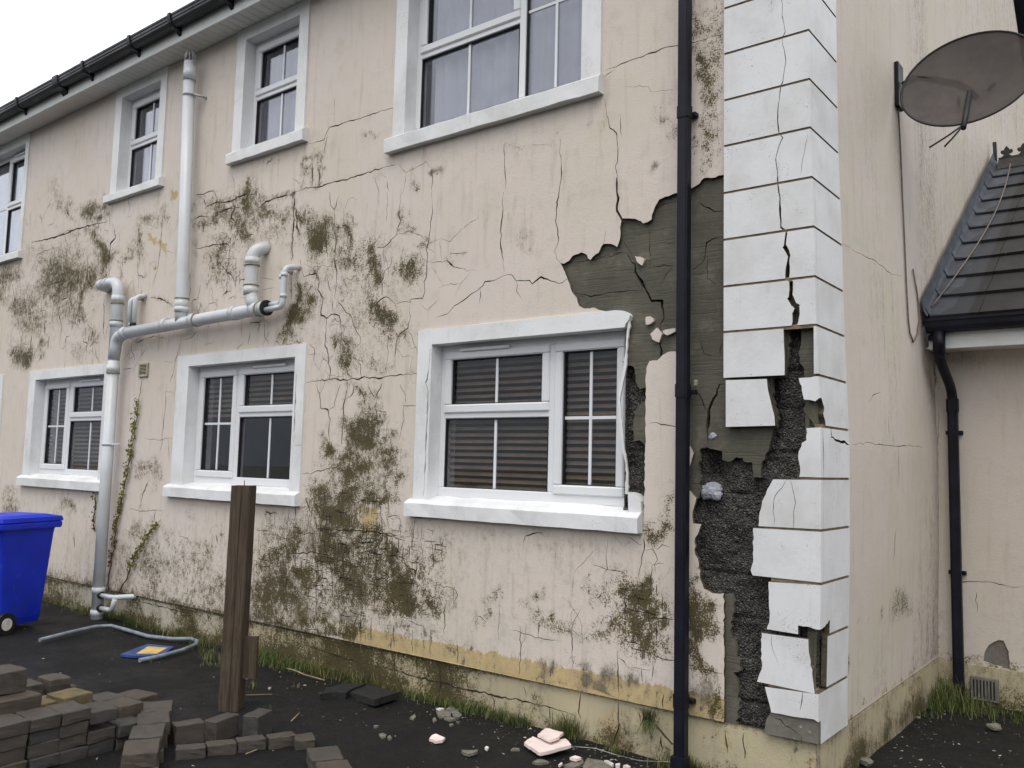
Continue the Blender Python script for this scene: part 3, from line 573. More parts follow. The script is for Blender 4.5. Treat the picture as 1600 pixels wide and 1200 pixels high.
# hairline web of the far and middle wall
def web(px, py, n, ln, w0):
    x, z = FX(px, py); a = rr.choice([-1, 1])*math.pi/2+rr.gauss(0, .35); pts = [(x, z)]
    for _ in range(n):
        a += rr.gauss(0, .45); a = a*.85+math.copysign(math.pi/2, math.sin(a))*.15
        st = ln*rr.uniform(.5, 1.3); x += math.cos(a)*st; z += math.sin(a)*st
        if not (.34 < z < 5.3): break
        pts.append((x, z))
    return pts
for i in range(120):
    u = rr.random()
    if u < .45: px, py = rr.uniform(5, 300), rr.uniform(330, 600)
    elif u < .85: px, py = rr.uniform(300, 720), rr.uniform(280, 620)
    else: px, py = rr.uniform(560, 1030), rr.uniform(830, 1000)
    pts = web(px, py, rr.randint(3, 8), .055, 0)
    if len(pts) < 3 or pts[0][0] > -1.12: continue
    far = max(0, -pts[0][0]-1.5); q, line = quads_of(pts, rr.uniform(.0016, .003)*(1+far*.12), 3000+i, True, 1.2)
    crack_quads += q; crack_line += [(p[0], p[1], 0.12 if rr.random() < .3 else 0) for p in line]
    if rr.random() < .5 and len(pts) > 3:
        b = pts[rr.randint(1, len(pts)-2)]; e = rr.choice([-1, 1]); br = [b, (b[0]+e*rr.uniform(.04, .12), b[1]+rr.gauss(0, .03)), (b[0]+e*rr.uniform(.12, .25), b[1]+rr.gauss(0, .06))]
        q, line = quads_of(br, rr.uniform(.0015, .0025)*(1+far*.1), 4000+i, True, 1.2); crack_quads += q
CL = np.array(crack_line)
mb_, db_, ob_, pb_ = map(blobs, (MOSS, DIRT, OCHRE, PALE))
def stain_front(P):
    px, py = PROJ(P); n = len(P); st = np.zeros((n, 4))
    st[:, 0] = density(px, py, mb_); st[:, 1] = density(px, py, db_); st[:, 2] = density(px, py, ob_); st[:, 3] = density(px, py, pb_)
    for x, z, mo in crack_line[::2]:
        d2 = (P[:, 0]-x)**2+(P[:, 2]-z)**2; w = np.exp(-d2/.0011)
        if mo > 0: st[:, 0] = np.maximum(st[:, 0], mo*.85*w)
        st[:, 1] = np.maximum(st[:, 1], .22*w)
    z = P[:, 2]
    st[:, 2] = np.maximum(st[:, 2], np.clip((.44-z)/.07, 0, 1)*np.clip((P[:, 0]+3.75)/.3, 0, 1))
    st[:, 0] = np.maximum(st[:, 0], np.clip((.40-z)/.12, 0, 1)*.62*np.clip((-3.3-P[:, 0])/.4, 0, 1))
    st[:, 1] = np.maximum(st[:, 1], np.clip((.5-z)/.25, 0, .3))
    st[:, 3] = np.maximum(st[:, 3], .42*np.clip((1.35-z)/.3, 0, 1))
    return st

# ------------------------------------------------------------------ ground, and unseen hills added for dark reflections in the lower panes
GX = list(np.concatenate([[-900, -300, -100, -45, -25, -16], np.arange(-13, 4.01, .11), [5, 7, 10, 16, 25, 45, 100, 300, 900]]))
GY = list(np.concatenate([[-900, -300, -100, -45, -25, -15, -10, -7, -5.5], np.arange(-4.5, 4.01, .11), [6, 9, 15, 30, 100, 300, 900]]))
gv = []
for y in GY:
    for x in GX:
        near = -13 < x < 4 and -4.5 < y < 4
        z = (fbm(x*.6, y*.6, 3, 3)*.022+fbm(x*4, y*4, 9, 3)*.007) if near else 0
        z += -.03*max(0, min(1, (x+2)/2)) if near else 0
        gv.append((x, y, z))
nx = len(GX)
gf = [(j*nx+i, j*nx+i+1, (j+1)*nx+i+1, (j+1)*nx+i) for j in range(len(GY)-1) for i in range(nx-1)]
tag(MB().add(gv, gf, True).build('ground', MAT['ground']), kind='structure', label='dark wet tarmac yard in front of the house')
def ground_z(x, y): return fbm(x*.6, y*.6, 3, 3)*.022+fbm(x*4, y*4, 9, 3)*.007-.03*max(0, min(1, (x+2)/2))
hv = []; hf = []
NA, NR = 48, 6
for j in range(NR):
    for i in range(NA+1):
        a = rad(150+240*i/NA); r = 170+j*70; h = (0, 34, 58, 70, 76, 0)[j]*(1+.10*fbm(math.cos(a)*2.2, math.sin(a)*2.2, 5))
        hv.append((r*math.cos(a), r*math.sin(a), max(h, -.5) if j else -.5))
for j in range(NR-1):
    for i in range(NA): hf.append((j*(NA+1)+i, j*(NA+1)+i+1, (j+1)*(NA+1)+i+1, (j+1)*(NA+1)+i))
tag(MB().add(hv, hf, True).build('added_hills', MAT['added_hill'], fix=True), kind='structure')

# ------------------------------------------------------------------ the house
house = tag(empty('house', (0, 0, 0)), 'two storey rendered house with cracked mouldy pink walls and white quoins', 'house')
XL = -18.0                          # the terrace goes on out of the picture
ZS, ZP = 5.65, .28                  # soffit, plinth line
GZ = [0, .3, .5, 1.07, 1.77, 2.42, 2.95, 3.5, 4.1, 11]
GXV = [-.014, -.012, -.010, .008, .016, -.004, -.013, -.028, -.032, -.032]
def gx(z): return float(np.interp(z, GZ, GXV))          # the gable leans and bulges
def front(y0): return lambda u, v, d: (u, y0+d, v)
def front_wavy(y0):
    return lambda u, v, d: (u, y0+d+.004*fbm(u*.8, v*.8, 1, 2), v)
def rect(x0, x1, z0, z1): return [(x0, z0), (x1, z0), (x1, z1), (x0, z1)]
WINS = [  # name key, surround outer x0 x1, opening x0 x1, opening z0 z1, head top
 ('LR', -2.895, -1.03, -2.755, -1.165, 1.40, 2.495, 2.605), ('LM', -6.10, -4.18, -5.90, -4.315, 1.40, 2.495, 2.60), ('LL', -9.285, -7.33, -9.12, -7.50, 1.40, 2.495, 2.60),
 ('LF', -12.15, -10.02, -11.95, -10.22, 1.40, 2.495, 2.60), ('UR', -3.25, -1.35, -3.12, -1.50, 4.15, 5.53, 5.644), ('UM', -5.395, -4.345, -5.262, -4.47, 4.46, 5.53, 5.644),
 ('UL', -7.65, -6.61, -7.515, -6.73, 4.46, 5.53, 5.644), ('UF', -11.7, -9.79, -11.57, -9.885, 4.15, 5.53, 5.644)]
SILLZ = {'LR': (1.26, 1.36), 'LM': (1.265, 1.36), 'LL': (1.262, 1.36), 'LF': (1.26, 1.36), 'UR': (4.02, 4.135), 'UM': (4.35, 4.452), 'UL': (4.37, 4.452), 'UF': (4.04, 4.125)}

# render coat: the missing area beside the corner
lost = [(1140, 268), (1118, 277), (1100, 278), (1088, 290), (1074, 298), (1055, 302), (1030, 312), (1022, 328), (1018, 343), (1012, 347), (1005, 349), (993, 342), (972, 341), (970, 350), (969, 372), (964, 386), (955, 381), (943, 381), (935, 395), (922, 406), (913, 396), (908, 394), (898, 398), (894, 400), (889, 407), (880, 412), (876, 411),
 (880, 420), (884, 430), (888, 440), (893, 455), (901, 465), (905, 478), (912, 482), (930, 481), (945, 486), (957, 487), (972, 487), (972, 560), (960, 640), (955, 770), (955, 822), (985, 826), (1004, 827), (1006, 780), (1008, 700), (1009, 600), (1010, 575), (1015, 564), (1027, 563), (1035, 555), (1044, 550), (1055, 549), (1066, 553), (1069, 600),
 (1070, 680), (1078, 697), (1084, 708), (1079, 725), (1077, 740), (1076, 765), (1088, 778), (1085, 790), (1082, 800), (1083, 818), (1096, 819), (1092, 830), (1086, 840), (1085, 860), (1092, 880), (1094, 905), (1100, 920), (1113, 927), (1131, 927), (1131, 1000), (1132, 1060), (1131, 1140), (1170, 1150), (1170, 268)]
lost_w = rough_poly([FX(*p) for p in lost], .003, .02, 3)
isl = [  # scraps of render still stuck inside the missing area
 [(992, 400), (1000, 401), (1007, 405), (1003, 415), (996, 410)], [(1009, 495), (1015, 494), (1021, 498), (1021, 502), (1014, 507), (1009, 507)],
 [(1016, 522), (1026, 512), (1034, 522), (1031, 531), (1029, 535), (1024, 533), (1019, 530)], [(1035, 517), (1045, 514), (1055, 513), (1055, 518), (1042, 524), (1037, 521)],
 ]
holes = [lost_w]
for key, ox0, ox1, ix0, ix1, iz0, iz1, zt in WINS:
    s0 = SILLZ[key][0]
    holes.append(rect(ox0+.004, ox1-.004, s0+.01, min(zt-.004, ZS-.01)) if key != 'LR' else rect(ox0+.004, -1.17, s0+.01, zt-.004))
me = sheet(rect(XL, -.503, ZP, ZS+.03), holes, crack_quads, (-11.6, -.55, ZP+.03, ZS-.04, .045), front_wavy(0), .022, stain_front, 'render_coat', (MAT['render'], MAT['core']))
front_wall = link('render_coat', me, MAT['render'], house); front_wall['label'] = 'cracked pinkish cream render with brown moss'
for i, p in enumerate(isl):
    w = rough_poly([FX(*q) for q in p], .0015, .015, 40+i)
    link('render_scrap', sheet(w, to3=front(.0), depth=.02, attr=lambda P: np.zeros((len(P), 4)), name='render_scrap'), MAT['render'], house)

# scratch coat behind it, with its own cracks and losses
holeA = [(1095, 700), (1128, 705), (1128, 718), (1140, 722), (1150, 714), (1160, 715), (1162, 721), (1175, 722), (1176, 746), (1189, 746), (1190, 722), (1200, 705), (1204, 690), (1206, 678), (1214, 668), (1217, 655), (1213, 640), (1208, 625), (1207, 600), (1208, 592), (1226, 590), (1232, 570), (1234, 545), (1233, 512), (1250, 510), (1251, 540), (1249, 565), (1252, 570),
 (1257, 575), (1257, 590), (1262, 620), (1256, 624), (1258, 645), (1270, 660), (1275, 672), (1262, 690), (1255, 720), (1246, 745), (1255, 800), (1262, 900), (1260, 980), (1278, 985), (1281, 1000), (1276, 1080), (1240, 1090), (1205, 1100), (1193, 1146), (1151, 1138), (1155, 1080), (1146, 1050), (1158, 1048), (1150, 1010), (1141, 985), (1148, 940), (1140, 928), (1100, 930), (1080, 900), (1072, 800), (1078, 783), (1092, 778), (1095, 750), (1091, 730)]
holeB = [(968, 572), (990, 573), (995, 600), (1000, 608), (1012, 606), (1012, 625), (997, 634), (992, 648), (989, 672), (990, 690), (1000, 688), (1012, 697), (1012, 790), (965, 795)]
hA = rough_poly([FX(*p, -.024) for p in holeA], .004, .018, 8); hB = rough_poly([FX(*p, -.024) for p in holeB], .004, .018, 9)
uq = []
for org, rows in UCR:
    for row in rows:
        k += 1; q, _ = quads_of([FX(*p, -.024) for p in crop(org, row[1:])], row[0]*.001*1.1, k); uq += q
uholes = [hA, hB]+[rect(i0-.004, i1+(.004 if key != 'LR' else -.0), z0-.05, z1+.004) for key, o0, o1, i0, i1, z0, z1, zt in WINS]
uo = [(XL, .275), (gx(.275)-.004, .275)]+[(gx(z)-.004, z) for z in np.arange(.3, 5.6, .25)]+[(gx(5.6)-.004, ZS+.15), (XL, ZS+.15)]
me = sheet(uo, uholes, uq, (-1.6, -.55, .3, 4.2, .06), front(.024), .03, None, 'scratch_coat')
link('scratch_coat', me, MAT['scratch'], house)['label'] = 'grey brown combed scratch coat laid bare'
# crumbling blockwork
def block_face(u, v, d):
    n = fbm(u*7, v*7, 2, 5)*.022+fbm(u*32, v*32, 4, 3)*.007
    cave = .10*math.exp(-(((u+.60)/.05)**2+((v-1.66)/.08)**2))+.05*math.exp(-(((u+.26)/.05)**2+((v-1.95)/.16)**2))
    bed = math.exp(-(((v-.28) % .225-.1125)/.008)**2); row = int((v-.28)/.225)
    per = math.exp(-(((u+.11*(row % 2)) % .45-.22)/.008)**2)
    return (u, .062+(n if d == 0 else 0)+cave+.014*max(bed, per)+.008*((row*37+int(u*2.2)*17) % 5)/5+d, v)
bo = [(-2.9, .27), (-.03, .27), (-.03, 3.6), (-2.9, 3.6)]
me = sheet(bo, [rect(-2.76, -1.165, 1.35, 2.50)], (), (-1.16, -.05, .12, 2.8, .021), block_face, .16, None, 'blockwork')
link('blockwork', me, MAT['block'], house)['label'] = 'dark crumbling blockwork in the broken corner'
me = sheet(rect(XL, -.02, .1, ZS), [rect(i0-.004, i1+.004, z0-.05, z1+.004) for key, o0, o1, i0, i1, z0, z1, zt in WINS]+[rect(-2.85, -.08, .15, 3.55)], (), None, front(.075), .15, None, 'inner_blockwork')
link('inner_blockwork', me, MAT['block'], house)
# pale stone lodged in the hole
def lump(name, c, r, mat, seed, parent=None, sq=(1, 1, 1), sub=3, amp=.35):
    bm = bmesh.new(); bmesh.ops.create_icosphere(bm, subdivisions=sub, radius=1)
    for q in bm.verts:
        n = q.co.normalized(); k_ = 1+amp*fbm(n.x*1.3+seed, n.y*1.3, n.z*1.3, 4); q.co = Vector((n.x*k_*r*sq[0]+c[0], n.y*k_*r*sq[1]+c[1], n.z*k_*r*sq[2]+c[2]))
    me_ = bpy.data.meshes.new(name); bm.to_mesh(me_); bm.free()
    return link(name, me_, mat, parent)
p = F(1113, 768, -.05)
tag(lump('stone', p, .055, MAT['stone'], 3.3, None, (1.15, .7, .95)), 'pale grey stone lodged in the broken wall beside the corner', 'stone')
p = F(1114, 681, -.03)
tag(lump('mortar_lump', p, .022, MAT['stone'], 8.3, None, (1.1, .8, .9), 2), 'small grey mortar lump at the top of the broken hole', 'stone')

# plinth, set back under the drip of the render
pq = []
for org, rows in PCR:
    for row in rows:
        k += 1; q, _ = quads_of([FX(*p, -.024) for p in crop(org, row[1:])], row[0]*.0014, k); pq += q
def plinth_stain_shade(P):
    px, py = PROJ(P); n = len(P); st = np.zeros((n, 4)); x, z = P[:, 0], P[:, 2]
    low = np.clip((.16-z)/.12, 0, 1)
    mossy = np.clip((-2.0-x)/1.1, 0, 1)*np.clip((x+6.2)/1.2, .55, 1)
    nz = np.array([fbm(a*2.2, b*2.2, 4, 3) for a, b in zip(x, z)])
    st[:, 0] = np.clip(.80*mossy+.30*low+.65*nz+.25*np.clip((z-.2)/.08, 0, 1)*mossy, 0, 1)
    st[:, 1] = np.clip(np.where(x > -2, .14, .25)+.35*low+.9*nz+.6*np.clip((z-.24)/.03, 0, 1), 0, 1); st[:, 2] = np.clip(.35*np.clip((x+1.9)/.4, 0, 1)+.6*nz, 0, 1)*np.where(x > -2.2, 1, .2)  # dark band at the top paints the drip's shadow into the dirt channel
    st[:, 3] = np.clip((-4.5-x)/1, 0, 1)*.9
    return st
me = sheet(rect(XL, -.0105, -.15, ZP-.006), (), pq, (-9.5, -.02, -.1, ZP-.03, .05), front(.024), .02, plinth_stain_shade, 'plinth', (MAT['plinth'], MAT['core']))
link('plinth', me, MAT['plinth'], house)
link('plinth_backing', MB().box(XL, -.02, .043, .06, -.15, ZP-.01).mesh('plinth_backing'), MAT['scratch'], house)

# gable wall
GD = 10.3; RY = GD/2; PITCH = math.tan(rad(40))
def gable(x0): return lambda u, v, d: (gx(v)+x0-d, u, v)
gq = []
for org, rows in [(cH, [(4, (480, 320), (550, 365), (620, 400), (690, 430), (740, 470), (790, 515), (850, 520)), (2.5, (730, 600), (735, 1170))]), (cL, [(4, (510, 375), (640, 370), (750, 385), (800, 390), (870, 380), (960, 395)), (4, (800, 400), (805, 640)), (5, (745, 200), (745, 350)), (6, (790, 900), (775, 1110)), (5, (630, 110), (650, 70), (700, 50))]),
                  (cP, [(8, (940, 200), (960, 300)), (8, (1000, 230), (1005, 500)), (12, (570, 260), (560, 300)), (12, (630, 255), (625, 290)), (10, (715, 180), (725, 215))])]:
    for row in rows:
        k += 1; q, _ = quads_of([tuple(GB(*p)[1:]) for p in crop(org, row[1:])], row[0]*.001, k, True, 1, .06); gq += q
def stain_gable(P):
    n = len(P); px, py = PROJ(P); st = np.zeros((n, 4)); y, z = P[:, 1], P[:, 2]
    nz = np.array([fbm(a*1.1, b*.35, 7, 3) for a, b in zip(y, z)])
    st[:, 1] = np.clip(.10+.34*nz+.25*np.clip((y-2.2)/.4, 0, 1)+.15*np.clip((.9-z)/.6, 0, 1), 0, 1)
    st[:, 0] = density(px, py, blobs('1412 945 8 14 .6;1405 930 6 10 .5;1420 960 5 8 .4;1380 965 3 8 .5;1325 1045 3 12 .6;1350 1105 4 6 .8'))
    st[:, 2] = np.clip((.36-z)/.08, 0, .42)
    st[:, 3] = density(px, py, blobs('1335 380 30 12 .8;1350 460 40 30 .5;1380 690 40 8 .5;1418 940 8 16 .8;1375 680 12 12 .6'))
    return st
go = [(.445, .27), (GD, .27), (GD, ZS), (RY, ZS+RY*PITCH), (.445, ZS+.445*PITCH)]
me = sheet(go, (), gq, (.47, 3.2, .3, 5.6, .07), gable(0), .02, stain_gable, 'gable_render', (MAT['gable'], MAT['core']))
link('gable_render', me, MAT['gable'], house)['label'] = 'pinkish render of the gable end'
ug = [(.032, .1), (GD, .1), (GD, ZS), (RY, ZS+RY*PITCH), (.032, ZS)]
me = sheet(ug, (), (), (.05, .6, .12, 5.6, .1), gable(-.022), .02, None, 'gable_scratch_coat')
link('gable_scratch_coat', me, MAT['scratch'], house)
def stain_gplinth(P):
    n = len(P); st = np.zeros((n, 4)); y, z = P[:, 1], P[:, 2]; nz = np.array([fbm(a*2.2, b*2.2, 4, 3) for a, b in zip(y, z)])
    low = np.clip((.14-z)/.12, 0, 1); st[:, 0] = np.clip(.6*low+.8*nz, 0, .9); st[:, 1] = np.clip(.3+.5*low+.6*nz, 0, 1); st[:, 2] = np.clip(.25+.6*nz, 0, .8)
    return st
me = sheet([(.0245, -.15), (GD, -.15), (GD, .262), (.0245, .262)], (), (), (.02, 3.0, -.1, .24, .06), gable(.004), .03, stain_gplinth, 'gable_plinth')
link('gable_plinth', me, MAT['plinth'], house)
# ------------------------------------------------------------------ quoins
PR = .024
def cornerx(z): return gx(z)+PR
def qf(u, v, d): return (u, -PR+d, v)
def qr(u, v, d): return (gx(v)+PR-d, u, v)
GAP = .0066
JZ = [4.32+.275*4, 4.32+.275*3, 4.32+.275*2, 4.32+.275, 4.32, 4.043, 3.765, 3.493, 3.217, 2.945, 2.675, 2.415, 2.15, 1.882]
RW = .455
ccr = [(1221, -330), (1216, -200), (1225, -100), (1221, 0), (1222, 25), (1227, 50), (1222, 60), (1228, 95), (1223, 128), (1220, 135), (1216, 165), (1215, 190), (1217, 208), (1223, 215), (1212, 248), (1215, 277), (1217, 300), (1220, 355), (1229, 362), (1226, 385), (1233, 400), (1230, 435), (1236, 440), (1235, 465), (1240, 475), (1246, 480), (1240, 512), (1239, 530)]
cw = np.interp([p[1] for p in ccr], [-400, 0, 250, 300, 360, 430, 520], [.0018, .003, .0045, .008, .014, .02, .03])
qq = []
for i in range(len(ccr)-1):
    a, b = FX(*ccr[i], PR), FX(*ccr[i+1], PR); q, _ = quads_of([a, b], float(cw[i])*1.1, 300+i, False, .5, .03); qq += q
def hair(pts, w, seed): 
    return quads_of([FX(*p, PR) for p in pts], w, seed)[0]
qq += hair([(1261, 205), (1262, 215), (1255, 245), (1251, 275)], .0025, 501)+hair([(1230, 748), (1222, 762), (1211, 775), (1208, 800), (1209, 822)], .004, 502)+hair([(1234, 748), (1240, 770), (1243, 785), (1240, 800), (1240, 826)], .004, 503)
qq += hair([(1206, 990), (1207, 1015), (1217, 1040)], .0025, 504)+hair([(1254, 1082), (1253, 1095), (1250, 1110)], .005, 505)
qz = [(min(p[1] for p in q), max(p[1] for p in q), q) for q in qq]
rqs = [quads_of([tuple(GB(*p, .03)[1:]) for p in pts], w, 520+i)[0] for i, (pts, w) in enumerate([([(1296, 668), (1297, 680), (1297, 683)], .02), ([(1296, 683), (1302, 687), (1312, 691), (1320, 693), (1327, 697)], .016)])]
rqs = [q for s_ in rqs for q in s_]
def quoin(fronts, returns, label=None, rag=True, seed=0):
    """one quoin: polygons on the front and on the return, joined into one mesh"""
    V = []; Fa = []; Mi = []
    def join(me_):
        b = len(V); V.extend([tuple(q.co) for q in me_.vertices]); Fa.extend([tuple(b+i for i in p.vertices) for p in me_.polygons])
        for p in me_.polygons:         # broken and joint edges are bare, the arris is painted
            c_ = sum((me_.vertices[i].co for i in p.vertices), Vector())/len(p.vertices)
            Mi.append(1 if p.material_index == 1 and c_.x < gx(c_.z)+PR-.004 else 0)
        bpy.data.meshes.remove(me_)
    for f_ in fronts:
        z0 = min(q[1] for q in f_); z1 = max(q[1] for q in f_)
        cut = [q for a, b, q in qz if b > z0 and a < z1]
        join(sheet(f_, (), cut, None, qf, PR+.012, None, 'q', (MAT['quoin'], MAT['core'])))
    for r_ in returns:
        z0 = min(q[1] for q in r_); z1 = max(q[1] for q in r_)
        cut = [q for q in rqs if max(p[1] for p in q) > z0 and min(p[1] for p in q) < z1]
        join(sheet(r_, (), cut, None, qr, PR+.006, None, 'q', (MAT['quoin'], MAT['core'])))
    me_ = bpy.data.meshes.new('quoin_block'); me_.from_pydata(V, [], Fa); me_.update()
    me_.materials.append(MAT['quoin']); me_.materials.append(MAT['core']); me_.polygons.foreach_set('material_index', Mi)
    o_ = link('quoin_block', me_, None, house)
    if label: o_['label'] = label
    return o_
YI = .0128                     # where the return takes over from the front slab
def full_front(z1, z0, xl=-.5): 
    return [(xl, z0+GAP), (cornerx(z0), z0+GAP), (cornerx(z1), z1-GAP), (xl, z1-GAP)]
def full_ret(z1, z0, y0=YI): 
    return [(y0, z0+GAP), (RW, z0+GAP), (RW, z1-GAP), (y0, z1-GAP)]
def dn(poly, step=.05):        # denser outline so that the return follows the bulge
    return rough_poly(poly, 0, step, 1)
for i in range(11):
    quoin([full_front(JZ[i], JZ[i+1])], [dn(full_ret(JZ[i], JZ[i+1]))])
FQ = lambda pts: [FX(x, y, PR) for x, y in pts]
def RQ(pts):
    out = []
    for x, y in pts:
        p_ = GB(x, y, .03); z = p_[2]; p_ = GB(x, y, gx(z)+PR); out.append((min(max(p_[1], YI), RW), p_[2]))
    return out
def rg(p, s):
    return rough_poly(p, .0022, .018, s, lambda a, b: (min(a[0], b[0]) > -.03 and abs(a[0]-b[0]) < .02) or (abs(a[1]-b[1]) < .07*abs(a[0]-b[0]) and abs(a[0]-b[0]) > .05))
z7, z8, z9 = JZ[11], JZ[12], JZ[13]
za, zb, zc, zd, ze = 1.61, 1.345, 1.075, .80, .53
# cracked open: left slab, sliver at the corner
quoin([[(-.5, z8+GAP), (FX(1226, 588, PR)[0], z8+GAP), (FX(1226, 560, PR)[0], 2.25), (FX(1224, 512, PR)[0], z7-GAP), (-.5, z7-GAP)], rg([(cornerx(2.2)-.022, z8+GAP), (cornerx(z8), z8+GAP), (cornerx(z7), z7-GAP), (cornerx(2.3)-.018, z7-GAP)], 61)], [dn(full_ret(z7, z8))], 'split quoin with a wide dark gap beside the corner')
quoin([FQ([(1134, 594), (1198, 592), (1200, 610), (1205, 630), (1210, 650), (1211, 665), (1134, 667)]), rg(FQ([(1248, 591), (1262, 590)])+[(cornerx(z8), z8-GAP), (cornerx(2.02), 2.03)]+FQ([(1274, 627), (1266, 625), (1256, 624), (1253, 611)]), 62)],
      [rg([(YI, 2.03), (.05, 1.98), (.03, 1.95), (.06, z9+.02), (.06, z9+GAP), (RW, z9+GAP), (RW, z8-GAP), (YI, z8-GAP)], 63)], 'broken quoin with its middle fallen away')
quoin([rg(FQ([(1260, 669)])+[(cornerx(z9), z9-GAP), (cornerx(za), za+GAP)]+FQ([(1249, 745), (1250, 729), (1247, 714), (1248, 705), (1253, 692), (1260, 688), (1261, 676)]), 64)], [dn(full_ret(z9, za))], 'quoin broken to a narrow piece at the corner')
quoin([rg(FQ([(1208, 749)])+[(cornerx(za), za-GAP), (cornerx(zb), zb+GAP)]+FQ([(1185, 822), (1187, 801), (1191, 783), (1202, 760)]), 65)], [dn(full_ret(za, zb))], 'quoin with a slanting broken left end')
quoin([rg(FQ([(1177, 825)])+[(cornerx(zb), zb-GAP), (cornerx(zc), zc+GAP)]+FQ([(1176, 899), (1173, 892), (1177, 877), (1177, 853)]), 66)], [dn(full_ret(zb, zc))])
quoin([rg(FQ([(1201, 909)])+[(cornerx(zc), zc-GAP), (cornerx(.85), .845)]+FQ([(1262, 979), (1247, 977), (1247, 991), (1198, 983), (1202, 973)]), 67)], [rg([(YI, .845), (.13, .875), (.13, zd+GAP), (RW, zd+GAP), (RW, zc-GAP), (YI, zc-GAP)], 68)], 'quoin with a square notch broken out of its lower corner')
quoin([rg(FQ([(1190, 989), (1263, 999), (1264, 1020), (1269, 1053), (1273, 1084), (1183, 1065), (1185, 1058), (1190, 1046), (1189, 1016)]), 69)], [dn([(.10, ze+GAP), (RW, ze+GAP), (RW, zd-GAP), (.10, zd-GAP)])], 'quoin pushed off the corner leaving a dark slot')
quoin([rg(FQ([(1195, 1073)])+[(cornerx(ze), ze-GAP), (cornerx(.4), .385)]+FQ([(1272, 1124), (1241, 1120), (1217, 1115), (1205, 1113), (1201, 1096), (1197, 1081)]), 70)], [dn([(YI, .27), (RW, .27), (RW, ze-GAP), (YI, ze-GAP)])], 'lowest quoin with its bottom edge flaked off')
jl = [(z, -.498) for z in JZ[1:12]]+[(za, FX(1250, 746, PR)[0]), (zb, FX(1192, 822, PR)[0]), (zc, FX(1204, 906, PR)[0]), (ze, FX(1200, 1070, PR)[0])]
for z, xl in jl:
    MB().box(xl, gx(z)+.0185, -.0185, .02, z-.012, z+.012).build('quoin_joint', MAT['joint'], house)
for z in JZ[1:]+[za, zb, zc, zd, ze]:
    MB().box(gx(z)-.02, gx(z)+.0183, (.135 if z in (zd, ze) else .0205), RW-.003, z-.012, z+.012).build('quoin_joint', MAT['joint'], house)
me = sheet(rg(FQ([(1205, 1110), (1274, 1120)])+[(cornerx(.4)-.004, .40), (cornerx(.28)-.004, .275)]+FQ([(1193, 1147), (1196, 1125)]), 72), (), hair([(1200, 1115), (1225, 1135), (1250, 1150), (1252, 1165)], .006, 71), None, lambda u, v, d: (u, -.012+d, v), .03, None, 'cement_patch')
link('cement_patch', me, MAT['cement'], house)

